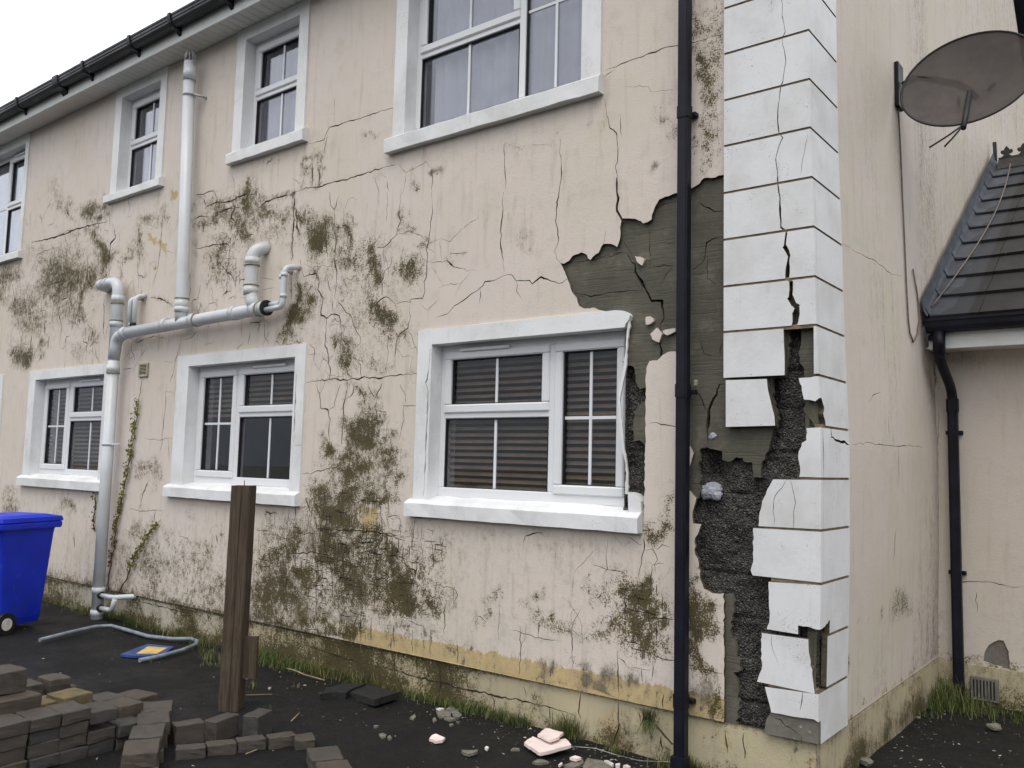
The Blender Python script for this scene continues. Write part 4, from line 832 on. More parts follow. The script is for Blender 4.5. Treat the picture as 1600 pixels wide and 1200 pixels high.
# ------------------------------------------------------------------ windows
YF = .10                                   # frame face behind the wall face
def ring(mb, x0, x1, z0, z1, w, y0, y1, b=.006):
    wl, wr, wb, wt = (w, w, w, w) if not isinstance(w, tuple) else w
    mb.bbox(x0, x1, y0, y1, z0, z0+wb, b).bbox(x0, x1, y0, y1, z1-wt, z1, b)
    mb.bbox(x0, x0+wl, y0+.0007, y1, z0+wb-.001, z1-wt+.001, b).bbox(x1-wr, x1, y0+.0007, y1, z0+wb-.001, z1-wt+.001, b)
def window(key, lights, label, blind=None, curtain=False, vents=()):
    """lights: (x0, x1, z0, z1, sash?, vertical bars, horizontal bars)"""
    _, ox0, ox1, ix0, ix1, iz0, iz1, zt = next(w_ for w_ in WINS if w_[0] == key)
    f = MB(); ring(f, ix0-.004, ix1+.004, iz0, iz1+.004, (.05, .05, .07, .055), YF, YF+.07)
    xs = sorted({l[0] for l in lights}-{min(l[0] for l in lights)}); 
    for x in xs: f.bbox(x-.028, x+.028, YF+.001, YF+.069, iz0+.07, iz1-.05, .005)
    for l in lights:
        if l[2] > iz0+.2: f.bbox(l[0]+.02, l[1]-.02, YF+.0015, YF+.069, l[2]-.022, l[2]+.022, .005)
    win = f.build('window', MAT['upvc'], house, True); win['label'] = label
    for x0, x1, z0, z1, sash, vb, hb in lights:
        a0 = x0+(.03 if x0 > ix0+.1 else .046); a1 = x1-(.03 if x1 < ix1-.1 else .046); c0 = z0+(.024 if z0 > iz0+.2 else .066); c1 = z1-(.024 if z1 < iz1-.2 else .052)
        if sash:
            sb = MB(); ring(sb, a0-.008, a1+.008, c0-.008, c1+.008, .062, YF-.014, YF+.05, .009); sb.build('sash', MAT['upvc'], win, True); g = .06
        else: g = .006
        gk = MB(); ring(gk, a0+g-.004, a1-g+.004, c0+g-.004, c1-g+.004, .006, YF+.005, YF+.034, .002); gk.build('gasket', MAT['rubber'], win)
        p = MB().box(a0+g-.004, a1-g+.004, YF+.026, YF+.03, c0+g-.004, c1-g+.004); p.build('pane', MAT['glass'], win)
        for t in vb:
            xc = a0+(a1-a0)*t; MB().box(xc-.010, xc+.010, YF+.018, YF+.0255, c0+g, c1-g).build('glazing_bar', MAT['upvc'], win)
        for t in hb:
            zc_ = c0+(c1-c0)*t; MB().box(a0+g, a1-g, YF+.019, YF+.0252, zc_-.010, zc_+.010).build('glazing_bar', MAT['upvc'], win)
    for x0, x1, z in vents:
        MB().bbox(x0, x1, YF-.034, YF-.013, z-.011, z+.011, .004).build('trickle_vent', MAT['upvc'], win)
    # surround and reveal
    s0, s1 = SILLZ[key]
    if key != 'LR':
        sq_ = quads_of([FX(463, 585, .016), FX(461, 630, .016), FX(459, 690, .016)], .016, 77, True, .4)[0]+quads_of([FX(459, 696, .016), FX(472, 697, .016)], .003, 78)[0] if key == 'LM' else ()
        sh = sheet(rect(ox0, ox1, s1-.004, zt), [rect(ix0, ix1, s1-.1, iz1)], sq_, None, front(-.016), .14, None, 'surround')
    else:
        head = [(ox0, s1-.004), (ix0, s1-.004), (ix0, iz1), (-1.150, iz1), (-1.137, 2.52), (-1.118, 2.54), (-1.112, 2.565), (-1.13, 2.585), (-1.165, 2.60), (-1.22, 2.607), (-1.3, zt), (ox0, zt)]
        hq = quads_of([FX(672, 545, .016), FX(670, 580, .016), FX(665, 598, .016), FX(669, 612, .016), FX(668, 640, .016), FX(665, 700, .016), FX(663, 750, .016), FX(661, 775, .016)], .013, 888, True, .6)[0]
        sh = sheet(head, (), hq, None, front(-.016), .14, None, 'surround')
    link('surround', sh, MAT['surround'], win)
    sx0, sx1 = {'LR': (-2.935, -1.018), 'LM': (-6.15, -4.175), 'LL': (-9.318, -7.30), 'LF': (-12.2, -9.98), 'UR': (-3.29, -1.333), 'UM': (-5.42, -4.30), 'UL': (-7.70, -6.57), 'UF': (-11.8, -9.757)}[key]
    sm = MB(); yf = -.062
    n = 14; r_ = random.Random(hash(key) % 99 if False else len(key)+ord(key[1]))
    prof = [(yf, s0), (.10, s0), (.10, s1+.045), (-.02, s1+.016), (yf+.012, s1), (yf, s1-.010)]
    V = []; Fa = []
    for i in range(n+1):
        x = sx0+(sx1-sx0)*i/n
        for (y, z) in prof: V.append((x, y+(r_.gauss(0, .0015) if y < 0 else 0), z+r_.gauss(0, .0012)))
    m_ = len(prof)
    for i in range(n):
        for j in range(m_): Fa.append((i*m_+j, (i+1)*m_+j, (i+1)*m_+(j+1) % m_, i*m_+(j+1) % m_))
    Fa += [tuple(range(m_)), tuple(n*m_+j for j in range(m_-1, -1, -1))]
    sm.add(V, Fa).build('sill', MAT['surround'], win, True)
    # dark room, blind or net
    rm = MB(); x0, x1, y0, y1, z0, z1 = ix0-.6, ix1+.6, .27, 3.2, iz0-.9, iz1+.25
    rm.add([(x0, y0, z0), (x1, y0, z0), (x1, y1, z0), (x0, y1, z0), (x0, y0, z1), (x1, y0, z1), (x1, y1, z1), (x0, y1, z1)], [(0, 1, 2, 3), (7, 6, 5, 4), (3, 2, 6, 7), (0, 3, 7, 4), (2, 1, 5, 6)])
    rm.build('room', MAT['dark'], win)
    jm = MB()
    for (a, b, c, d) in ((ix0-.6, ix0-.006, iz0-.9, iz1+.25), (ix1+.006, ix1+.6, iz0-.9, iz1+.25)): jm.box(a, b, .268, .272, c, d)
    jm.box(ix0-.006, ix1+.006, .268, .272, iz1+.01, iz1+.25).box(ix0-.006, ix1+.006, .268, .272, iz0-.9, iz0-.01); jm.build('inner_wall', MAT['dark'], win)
    if blind:
        bl = MB(); b0, b1 = blind; z = iz1-.05
        while z > b1:
            bl.add([(ix0+.03, .150, z-.012), (ix1-.03, .150, z-.012), (ix1-.03, .160, z+.004), (ix0+.03, .160, z+.004), (ix1-.03, .172, z+.014), (ix0+.03, .172, z+.014)], [(0, 1, 2, 3), (3, 2, 4, 5)]); z -= .046
        bl.build('blind', MAT['blind'], win)
    if curtain:
        c_ = MB(); N = 90; vv = []; ff = []
        for i in range(N+1):
            x = ix0+.04+(ix1-ix0-.08)*i/N; y = .195+.015*math.sin(i*.9)+.01*math.sin(i*.37+1)
            vv += [(x, y, iz0+.05), (x, y, iz1)]
        for i in range(N):
            if curtain is True or N*curtain[0] < i < N*curtain[1]: ff.append((2*i, 2*i+2, 2*i+3, 2*i+1))
        c_.add(vv, ff, True).build('net_curtain', MAT['curtain'], win)
    return win
window('LR', [(-2.755, -1.76, 1.40, 1.985, False, [.5], []), (-2.755, -1.76, 1.985, 2.495, True, [.5], []), (-1.76, -1.165, 1.40, 2.495, True, [.5], [.5])], 'ground floor window beside the broken render, brown blind inside', (0, 1.45), False, [(-2.56, -2.11, 2.452)])
window('LM', [(-5.90, -5.25, 1.40, 2.495, True, [.5], [.5]), (-5.25, -4.315, 1.40, 2.03, False, [.5], []), (-5.25, -4.315, 2.03, 2.495, True, [.5], [])], 'ground floor window behind the timber post', (0, 2.0), False, [(-5.02, -4.55, 2.452)])
window('LL', [(-9.12, -8.47, 1.40, 2.495, True, [.5], [.5]), (-8.47, -7.50, 1.40, 2.03, False, [.5], []), (-8.47, -7.50, 2.03, 2.495, True, [.5], [])], 'ground floor window partly hidden by the white soil pipe', (0, 1.45), (-1, .13), [(-8.2, -7.75, 2.452)])
window('LF', [(-11.95, -11.0, 1.40, 2.03, False, [.5], []), (-11.95, -11.0, 2.03, 2.495, True, [.5], []), (-11.0, -10.22, 1.40, 2.495, True, [.5], [.5])], 'ground floor window at the far left edge')
window('UR', [(-3.12, -2.08, 4.15, 4.80, False, [.5], []), (-3.12, -2.08, 4.80, 5.53, True, [.5], []), (-2.08, -1.50, 4.15, 5.53, False, [.5], [.5])], 'wide upper window nearest the corner', None, (.05, 1.1))
window('UM', [(-5.262, -4.47, 4.46, 4.99, False, [.52], []), (-5.262, -4.47, 4.99, 5.53, True, [.52], [])], 'narrow upper window right of the vent stack', None, (.14, 1.1))
window('UL', [(-7.515, -6.73, 4.46, 4.99, False, [.55], []), (-7.515, -6.73, 4.99, 5.53, True, [.55], [])], 'narrow upper window left of the vent stack', None, (.2, 1.1))
window('UF', [(-11.57, -10.6, 4.15, 5.53, False, [.5], [.5]), (-10.6, -9.885, 4.15, 4.82, False, [.6], []), (-10.6, -9.885, 4.82, 5.53, True, [.6], [])], 'upper window at the far left edge', None, True, [(-10.4, -10.05, 5.485)])
# torn right edge of the surround beside the broken render
edge = [(985, 500), (986, 510), (983, 520), (981, 545), (979, 575), (973, 605), (969, 627), (971, 640), (973, 665), (976, 700), (980, 722), (982, 745), (982, 772)]
ex = [FX(x, y, .0) for x, y in edge]
lip = [(a, b) for a, b in ex]+[(a-.016-.006*math.sin(i*1.7), b) for i, (a, b) in reversed(list(enumerate(ex)))]
link('torn_edge', sheet(rough_poly(lip, .0015, .02, 5), to3=front(-.006), depth=.012, name='torn_edge'), MAT['surround'], house)['label'] = 'thin torn strip of the white surround'
dark_j = MB().box(-1.163, -1.155, .03, .16, 1.40, 2.50); dark_j.build('bare_reveal', MAT['block'], house)
st_ = [FX(x, y, .0) for x, y in [(983, 769), (992, 772), (999, 778), (1003, 783), (1004, 809), (984, 806)]]
link('surround_stub', sheet(st_, to3=front(-.016), depth=.09, name='surround_stub'), MAT['surround'], house)['label'] = 'stub of the white surround left on the sill'

# ------------------------------------------------------------------ eaves and roof
bm_ = MB().bbox(-.0465, .0465, -.225, -.0055, -.010, 0, .003).mesh('soffit_board'); bm_.materials.append(MAT['soffit'])
for i in range(183):
    link('soffit_board', bm_, None, house, (-17.95+i*.1, 0, ZS+.008))
MB().bbox(XL, .30, -.247, -.226, ZS-.012, ZS+.20, .003).build('fascia', MAT['fascia'], house)
for x in (-10.1, -7.55, -5.0):
    MB().box(x-.004, x+.004, -.249, -.2465, ZS-.011, ZS+.15).build('fascia_joint', MAT['fascia'], house)
rt = .05
for nm, a, b in (('roof_slope', (-.30, ZS+.19), (RY, ZS+.19+(RY+.30)*PITCH)), ('roof_slope', (GD+.30, ZS+.19), (RY, ZS+.19+(RY+.30)*PITCH))):
    MB().prism([a, b, (b[0], b[1]+rt*1.3), (a[0], a[1]+rt*1.3)], 0, XL, .06).build(nm, MAT['tile'], house, True)
for sgn in (0, 1):
    y0 = -.3 if sgn == 0 else GD+.3
    for i in range(22):
        t0, t1 = i/22, (i+1.04)/22
        ya, yb = y0+(RY-y0)*t0, y0+(RY-y0)*t1; z_a, z_b = [ZS+.19+rt*1.3+(RY+.30)*PITCH*t for t in (t0, t1)]
        MB().prism([(ya, z_a), (yb, z_b), (yb, z_b+.012), (ya, z_a+.03)], 0, -.25, .075).build('verge_tile', MAT['tile'], house, True)
MB().prism([(RY, ZS+.0), (RY+.01, ZS), (RY+.01, ZS+2), (RY, ZS+2)], 0, XL, -.05).build('attic_partition', MAT['dark'], house)

gut = tag(empty('gutter', (-6, -.3, ZS+.06)), 'black plastic gutter along the eaves of the house', 'gutter')
gp = [(-.248, 5.79), (-.248, 5.715), (-.262, 5.695), (-.300, 5.688), (-.335, 5.697), (-.352, 5.725), (-.352, 5.745), (-.358, 5.750), (-.358, 5.775), (-.364, 5.782), (-.364, 5.800), (-.352, 5.800), (-.350, 5.72), (-.33, 5.703), (-.30, 5.696), (-.262, 5.703), (-.254, 5.718), (-.254, 5.79)]
gp = [(y-(.0 if y > -.26 else .012), z+.055) for y, z in gp]
V = []; Fa = []
for x in (XL, .25): V += [(x, y, z) for y, z in gp]
n = len(gp); Fa = [(j, (j+1) % n, n+(j+1) % n, n+j) for j in range(n)]
MB().add(V, Fa).build('trough', MAT['gutterplastic'], gut, True)
for px_ in (-13, -12, -11.1, -10.35, -9.35, -8.35, -7.72, -6.75, -6.0, -5.15, -4.3, -3.4, -2.5, -1.6, -.7):
    w_ = .022 if abs(px_+8.35) > .1 else .06
    prof = [(-.2475, 5.85), (-.2475, 5.685), (-.262, 5.70), (-.285, 5.730), (-.345, 5.738), (-.370, 5.773), (-.378, 5.80), (-.385, 5.833), (-.385, 5.863), (-.362, 5.863)]
    MB().prism(prof, 0, px_-w_, px_+w_).build('bracket', MAT['gutterplastic'], gut, True)

# ------------------------------------------------------------------ black square downpipe on the front wall
dp = tag(empty('downpipe', (-.72, -.07, 0)), 'black square downpipe on the front wall left of the white quoins', 'downpipe')
def sqpipe(mb, x, y, z0, z1, w, b=.009, taper=0):
    bm = bmesh.new(); bmesh.ops.create_cube(bm, size=1)
    for q in bm.verts: q.co = Vector((x+q.co.x*w, y+q.co.y*w, z0+(q.co.z+.5)*(z1-z0)))
    bmesh.ops.bevel(bm, geom=[e for e in bm.edges if abs(e.verts[0].co.z-e.verts[1].co.z) > .01], offset=b, segments=3, affect='EDGES')
    bm.verts.index_update(); mb.add([q.co for q in bm.verts], [[q.index for q in f.verts] for f in bm.faces]); bm.free(); return mb
DX, DY = -.722, -.078
for za_, zb_ in ((-.05, 2.10), (2.10, 3.74), (3.74, 5.35)):
    sqpipe(MB(), DX, DY, za_, zb_-.004, .066).build('pipe_length', MAT['blackplastic'], dp)
for zj in (.33, 2.05, 3.69):
    sqpipe(MB(), DX, DY, zj, zj+.075, .0735, .01).build('socket', MAT['blackplastic'], dp)
    MB().bbox(DX-.055, DX+.055, -.045, -.002, zj+.02, zj+.045, .003).build('bracket', MAT['blackplastic'], dp)
MB().bbox(DX+.052, DX+.072, -.05, -.03, 2.115, 2.15, .003).build('fixing', MAT['seal'], dp)
sqpipe(MB(), DX, DY-.01, .02, .075, .082, .01).build('shoe', MAT['blackplastic'], dp)
MB().tube(bend([(DX, DY, 5.33), (DX, DY, 5.45), (DX, -.29, 5.6), (DX, -.30, 5.70)], .06), .036, 12).build('swan_neck', MAT['blackplastic'], dp)

# ------------------------------------------------------------------ white soil pipes
sp = tag(empty('soil_pipe', (-7.11, -.12, 0)), 'white plastic soil and waste pipes climbing the left of the house', 'pipe')
R_ = .056; SO = .12
def P3(px, py, off=SO): q = F(px, py, off); return (q[0], -off, q[2])
def pipe(pts, r=R_, name='pipe_length', rad_=.13, n=18): return MB().tube(bend(pts, rad_, 7), r, n).build(name, MAT['soil'], sp)
def collar(a, b, r, name='collar', mat='soil'): return MB().tube([a, b], r, 20).build(name, MAT[mat], sp)
def coll(p, d, r=R_, L=.075, seal=True):
    p = Vector(p); d = Vector(d).normalized()
    collar(p-d*L*.5, p+d*L*.5, r*1.13)
    if seal: collar(p+d*L*.5, p+d*(L*.5+.012), r*1.19, 'seal', 'seal')
SX = -7.115
pipe([(SX, -SO, -.05), (SX, -SO, 2.66)])
pipe([(SX, -SO, 2.60), (SX, -SO, 3.43), (SX-.34, -SO, 3.43)], R_, 'elbow_pipe', .15)
coll((SX, -SO, 2.52), (0, 0, -1)); coll((SX, -SO, 2.98), (0, 0, 1), R_, .06); coll((SX, -SO, 3.24), (0, 0, -1)); coll((SX-.22, -SO, 3.43), (-1, 0, 0), R_, .05, False)
pipe([(SX-.30, -SO, 3.43), (SX-.40, -SO, 3.43), (SX-.44, .0, 3.43)], R_*1.04, 'elbow_pipe', .06)
ZH = 2.885
pipe([(SX+.0, -SO, 2.62), (SX+.03, -SO, 2.84), (SX+.22, -SO, ZH-.01)], R_*1.05, 'branch_bend', .14)
pipe([(SX+.18, -SO, ZH-.012), (-4.62, -SO, 2.918)])
coll((SX+.20, -SO, ZH-.01), (1, 0, .01), R_, .08, False)
coll((-6.16, -SO, 2.897), (1, 0, 0), R_, .07, False); coll((-5.68, -SO, 2.903), (1, 0, 0), R_, .08); coll((-5.05, -SO, 2.911), (1, 0, 0), R_, .06, False); coll((-4.74, -SO, 2.915), (1, 0, 0), R_, .09)
VX0, VX1 = -5.905, -6.02
pipe([(VX0, -SO, 2.9), (VX0-.005, -SO, 3.1), (VX1, -SO, 5.48)])
coll((VX0-.004, -SO, 3.07), (0, 0, 1), R_, .10); coll((VX0, -SO, 3.02), (0, 0, 1), R_*1.06, .05, False)
coll((-6.005, -SO, 5.36), (0, 0, 1), R_, .14, False)
for i in range(9):
    a = 2*math.pi*i/9; c_, s_ = math.cos(a)*.048, math.sin(a)*.048
    MB().tube([(VX1+c_, -SO+s_, 5.47), (VX1+c_, -SO+s_, 5.555), (VX1+c_*.4, -SO+s_*.4, 5.60)], .004, 5).build('cage_wire', MAT['soil'], sp)
MB().tube([(VX1+.05, -SO+.0, 5.15), (VX1+.12, -.06, 5.13), (VX1+.13, .01, 5.13)], .012, 8).build('bracket', MAT['metal'], sp)
collar((-5.995, -SO, 5.13), (-5.996, -SO, 5.155), R_*1.1, 'bracket_band', 'soil')
collar((SX, -SO, 1.735), (SX, -SO, 1.758), R_*1.1, 'bracket_band', 'soil'); MB().bbox(SX+.05, SX+.20, -.125, -.10, 1.735, 1.757, .003).build('bracket', MAT['soil'], sp)
EX = -4.83
pipe([(EX+.06, -SO, 2.93), (EX, -SO, 3.06), (EX, -SO, 3.44), (EX+.04, .01, 3.50)], R_, 'elbow_pipe', .11)
coll((EX, -SO, 3.09), (0, 0, 1), R_, .08); coll((EX, -SO, 3.35), (0, 0, -1), R_, .06)
collar((-4.66, -SO, 2.916), (-4.595, -SO, 2.917), R_*1.12, 'end_boss', 'soil'); collar((-4.605, -SO, 2.917), (-4.585, -SO, 2.917), R_*1.2, 'rubber_boss', 'rubber')
r2 = .024
pipe([(-4.62, -SO-.012, 2.895), (-4.36, -SO-.012, 2.905), (-4.355, -SO-.012, 3.235), (-4.33, .01, 3.26)], r2, 'waste_pipe', .05)
pipe([(-4.62, -SO+.03, 2.945), (-4.455, -SO+.04, 2.95), (-4.45, -SO+.04, 3.225), (-4.43, .01, 3.245)], r2, 'waste_pipe', .045)
for q in ((-4.356, -SO-.012, 3.16), (-4.357, -SO-.012, 2.98), (-4.451, -SO+.04, 3.16)): collar((q[0], q[1], q[2]), (q[0], q[1], q[2]+.03), r2*1.18)
pipe([(-6.80, -SO+.02, 2.91), (-6.80, -SO+.02, 3.235), (-6.78, .01, 3.27)], r2, 'waste_pipe', .05)
pipe([(-6.86, -SO+.0, 2.91), (-6.86, -SO+.0, 3.215), (-6.84, .01, 3.25)], r2, 'waste_pipe', .05)
for x in (-6.80, -6.86): collar((x, -SO+.01, 2.945), (x, -SO+.01, 2.97), r2*1.3, 'rubber_boss', 'rubber' if x > -6.83 else 'soil')
pipe([(SX+.03, -SO, .245), (SX+.30, -SO, .25), (SX+.42, -.03, .265), (SX+.46, .03, .265)], r2, 'waste_pipe', .06)
pipe([(SX+.03, -SO, .12), (SX+.28, -SO, .125), (SX+.33, -SO, .235)], r2, 'waste_pipe', .05)
for z in (.245, .12): collar((SX+.045, -SO, z), (SX+.075, -SO, z), r2*1.5, 'rubber_boss', 'rubber')
coll((SX, -SO, .29), (0, 0, 1), R_, .06, False); coll((SX, -SO, .07), (0, 0, 1), R_, .06, False)

vt = tag(empty('air_vent', (-6.73, -.01, 2.43)), 'small beige air vent grille on the wall beside the white soil pipe', 'vent')
vf = MB(); ring(vf, -6.815, -6.645, 2.43, 2.572, .018, -.018, .0, .003); vf.build('frame', MAT['vent'], vt)
MB().box(-6.80, -6.66, -.004, -.001, 2.445, 2.56).build('backing', MAT['rubber'], vt)
for i in range(8): MB().prism([(-.016, 2.449+i*.0142), (-.004, 2.455+i*.0142), (-.004, 2.458+i*.0142), (-.016, 2.453+i*.0142)], 0, -6.80, -6.66).build('slat', MAT['vent'], vt)

# ------------------------------------------------------------------ annex with tiled roof against the gable
AN = tag(empty('annex', (1.5, 4, 0)), 'single storey rendered annex with dark tiled roof against the gable', 'annex')
AY, AXR = 2.75, 4.2
aw = [(-.02, .25), (AXR, .25), (AXR, 2.72), (-.02, 2.72)]
def apt(px, py): d = ray(px, py); t = (AY-CAM[1])/d[1]; q = CAM+d*t; return (q[0], q[2])
ap = rough_poly([apt(x, y) for x, y in [(1545, 1008), (1553, 1003), (1560, 1000), (1568, 1001), (1573, 1012), (1576, 1018), (1577, 1030), (1577, 1046), (1550, 1038), (1536, 1033), (1538, 1020)]], .003, .02, 4)
aq = []
for pts in ([(1465, 909), (1500, 910), (1520, 909), (1545, 909), (1560, 913), (1605, 919)], [(1525, 925), (1526, 957)], [(1459, 560), (1463, 590), (1458, 620)], [(1466, 640), (1465, 780)]):
    k += 1; aq += quads_of([apt(*p) for p in pts], .006, k)[0]
def stain_annex(P):
    n = len(P); st = np.zeros((n, 4)); x, z = P[:, 0], P[:, 2]; nz = np.array([fbm(a*1.5, b*.5, 2, 3) for a, b in zip(x, z)])
    st[:, 1] = np.clip(.05+.25*nz+.5*np.clip((.12-x)/.15, 0, 1)*.6+.3*np.clip((z-2.2)/.4, 0, 1), 0, 1); st[:, 0] = np.clip((.34-z)/.1, 0, .4); st[:, 3] = np.clip((.9-z)/.4, 0, .5)
    return st
link('wall', sheet(aw, [ap], aq, (0, 1.6, .27, 2.7, .08), lambda u, v, d: (u, AY+d, v), .014, stain_annex, 'wall'), MAT['gable'], AN)
MB().box(-.02, AXR, AY+.012, AY+.2, -.1, 2.72).build('wall_core', MAT['cement'], AN)
link('plinth', sheet([(-.02, -.15), (AXR, -.15), (AXR, .25), (-.02, .25)], (), (), (0, 1.6, -.1, .22, .07), lambda u, v, d: (u, AY-.022+d, v), .03, lambda P: np.column_stack([np.clip((.16-P[:, 2])/.2, .15, .8), np.full(len(P), .35), np.full(len(P), .3), np.zeros(len(P))]), 'plinth'), MAT['plinth'], AN)
vg = MB(); vx, vz = apt(1538, 1072)
vg.bbox(vx-.085, vx+.10, AY-.05, AY-.02, vz-.10, vz+.07, .006); vg.build('floor_vent', MAT['cement'], AN)
for i in range(7): MB().box(vx-.065+i*.022, vx-.055+i*.022, AY-.0525, AY-.049, vz-.08, vz+.05).build('vent_slot', MAT['rubber'], AN)
E0 = (2.40, 2.80); E1 = (5.65, 4.90)         # eave and ridge (y, z)
sl_ = (E1[1]-E0[1])/(E1[0]-E0[0]); ang = math.atan(sl_)
MB().prism([(E0[0], E0[1]-.05), (E1[0], E1[1]-.05), (E1[0], E1[1]-.02), (E0[0], E0[1]-.02)], 0, .0, AXR).build('roof_deck', MAT['slabtar'], AN, True)
MB().prism([(E1[0]+3.25, E0[1]-.05), (E1[0], E1[1]-.05), (E1[0], E1[1]), (E1[0]+3.25, E0[1])], 0, .0, AXR).build('roof_deck', MAT['tile'], AN, True)
NC = 10; LT = math.hypot(E1[0]-E0[0], E1[1]-E0[1])/NC; TW = .33
tm = MB(); TH = .026
tm.add([(.002, 0, 0), (TW-.002, 0, 0), (TW-.002, LT+.07, .0), (.002, LT+.07, .0), (.002, 0, TH), (TW-.002, 0, TH), (TW-.002, LT+.07, .006), (.002, LT+.07, .006)], [(0, 3, 2, 1), (4, 5, 6, 7), (0, 1, 5, 4), (1, 2, 6, 5), (2, 3, 7, 6), (3, 0, 4, 7)])
tme = tm.mesh('roof_tile'); tme.materials.append(MAT['tile'])
for i in range(NC):
    for j in range(7):
        o = bpy.data.objects.new('roof_tile', tme); COL.objects.link(o); o.parent = AN
        y = E0[0]-.03+(E1[0]-E0[0])/NC*i; z = E0[1]-.018+(E1[1]-E0[1])/NC*i+.014
        o.location = Vector((.055+(j-(.5 if i % 2 else 0)*.0)*TW, y, z+random.gauss(0, .0015)))-Vector(AN.location); o.rotation_euler = (ang-rad(1.2), random.gauss(0, .003), random.gauss(0, .004))
# the tiles at the wall are turned up in lead: stepped soakers over the first tiles and a cover flashing on the wall
for i in range(NC):
    y0 = E0[0]-.02+(E1[0]-E0[0])/NC*i; y1 = y0+(E1[0]-E0[0])/NC*1.05; z0 = E0[1]+.028+(E1[1]-E0[1])/NC*i; z1 = z0+(E1[1]-E0[1])/NC*1.0
    MB().add([(.20, y0, z0), (.052, y0-.004, z0+.004), (.03, y0-.004, z0+.05), (.20, y1, z1-.012), (.052, y1, z1-.008), (.03, y1, z1+.045)], [(0, 3, 4, 1), (1, 4, 5, 2)]).build('soaker', MAT['lead'], AN)
fl = MB(); N = 26; vv = []
for i in range(N+1):
    t = i/N; y = E0[0]-.06+(E1[0]-E0[0]+.09)*t; z = E0[1]-.06*0+(E1[1]-E0[1]+.09*sl_)*t-.03
    vv += [(.045, y, z+.04), (.022+.003*math.sin(i*2.1), y, z+.085), (.012, y-.01, z+.165+.008*math.sin(i*1.3))]
ff = []
for i in range(N): ff += [(3*i, 3*i+1, 3*i+4, 3*i+3), (3*i+1, 3*i+2, 3*i+5, 3*i+4)]
fl.add(vv, ff, True).build('lead_flashing', MAT['lead'], AN)
MB().prism([(2.40, 4.93), (5.71, 4.93), (5.71, 5.2), (5.66, 5.2)][1:], 0, .005, .04).build('flashing_top', MAT['lead'], AN, True)
# crested ridge
crest = []
for kx in (.0775, .2325):
    c0 = kx
    crest.append([(c0-.0775, 0), (c0-.0775, .035), (c0-.05, .035), (c0-.030, .05), (c0-.022, .068), (c0-.05, .075), (c0-.058, .092), (c0-.048, .108), (c0-.026, .108), (c0-.020, .125), (c0, .15), (c0+.020, .125), (c0+.026, .108), (c0+.048, .108), (c0+.058, .092), (c0+.05, .075), (c0+.022, .068), (c0+.030, .05), (c0+.05, .035), (c0+.0775, .035), (c0+.0775, 0)])
for j in range(10):
    x0 = .06+j*.315
    rm = MB(); hw = .15
    rm.prism([(E1[0]-hw, E1[1]-hw*sl_+.045), (E1[0]-hw, E1[1]-hw*sl_+.022), (E1[0], E1[1]+.05), (E1[0]+hw, E1[1]-hw*sl_+.022), (E1[0]+hw, E1[1]-hw*sl_+.045), (E1[0]+.02, E1[1]+.085), (E1[0]-.02, E1[1]+.085)], 0, x0, x0+.31)
    ro = rm.build('ridge_tile', MAT['ridge'], AN, True)
    for c_ in crest:
        MB().prism([(x0+a, E1[1]+.075+b) for a, b in c_], 1, E1[0]-.014, E1[0]+.014).build('crest', MAT['ridge'], ro, True)
MB().bbox(.03, AXR, 2.435, 2.455, 2.575, 2.72, .003).build('fascia', MAT['fascia'], AN)
MB().box(.01, AXR, 2.456, AY-.001, 2.585, 2.595).build('soffit', MAT['soffit'], AN)
ag = [(2.434, 2.795), (2.434, 2.71), (2.41, 2.69), (2.375, 2.688), (2.345, 2.70), (2.33, 2.73), (2.325, 2.765), (2.318, 2.772), (2.318, 2.792), (2.33, 2.792), (2.335, 2.74), (2.35, 2.708), (2.38, 2.697), (2.408, 2.70), (2.427, 2.716), (2.427, 2.795)]
V = [(x, y, z) for x in (.03, AXR) for y, z in ag]; n = len(ag)
go_ = MB().add(V, [(j, (j+1) % n, n+(j+1) % n, n+j) for j in range(n)]+[tuple(range(n)), tuple(range(2*n-1, n-1, -1))]).build('gutter', MAT['blackplastic'], AN, True)
MB().tube([(.04, 2.41, 2.66), (.10, 2.41, 2.66)], .025, 12).build('gutter_stop', MAT['blackplastic'], AN)

dq = tag(empty('downpipe', (.14, 2.68, 0)), 'black downpipe with swan neck on the annex wall at the right', 'downpipe')
MB().tube([(.115, 2.375, 2.70), (.115, 2.375, 2.53)], .043, 14).build('outlet', MAT['blackplastic'], dq)
MB().tube(bend([(.115, 2.375, 2.60), (.115, 2.375, 2.50), (.135, 2.69, 2.28), (.135, 2.69, 2.1)], .09), .035, 14).build('swan_neck', MAT['blackplastic'], dq)
sqpipe(MB(), .135, 2.69, -.05, 2.22, .07, .014).build('pipe_length', MAT['blackplastic'], dq)
sqpipe(MB(), .135, 2.69, 2.12, 2.22, .08, .016).build('socket', MAT['blackplastic'], dq)
for z in (1.95, .9): MB().bbox(.135-.06, .135+.06, 2.72, 2.748, z, z+.03, .003).build('bracket', MAT['blackplastic'], dq)

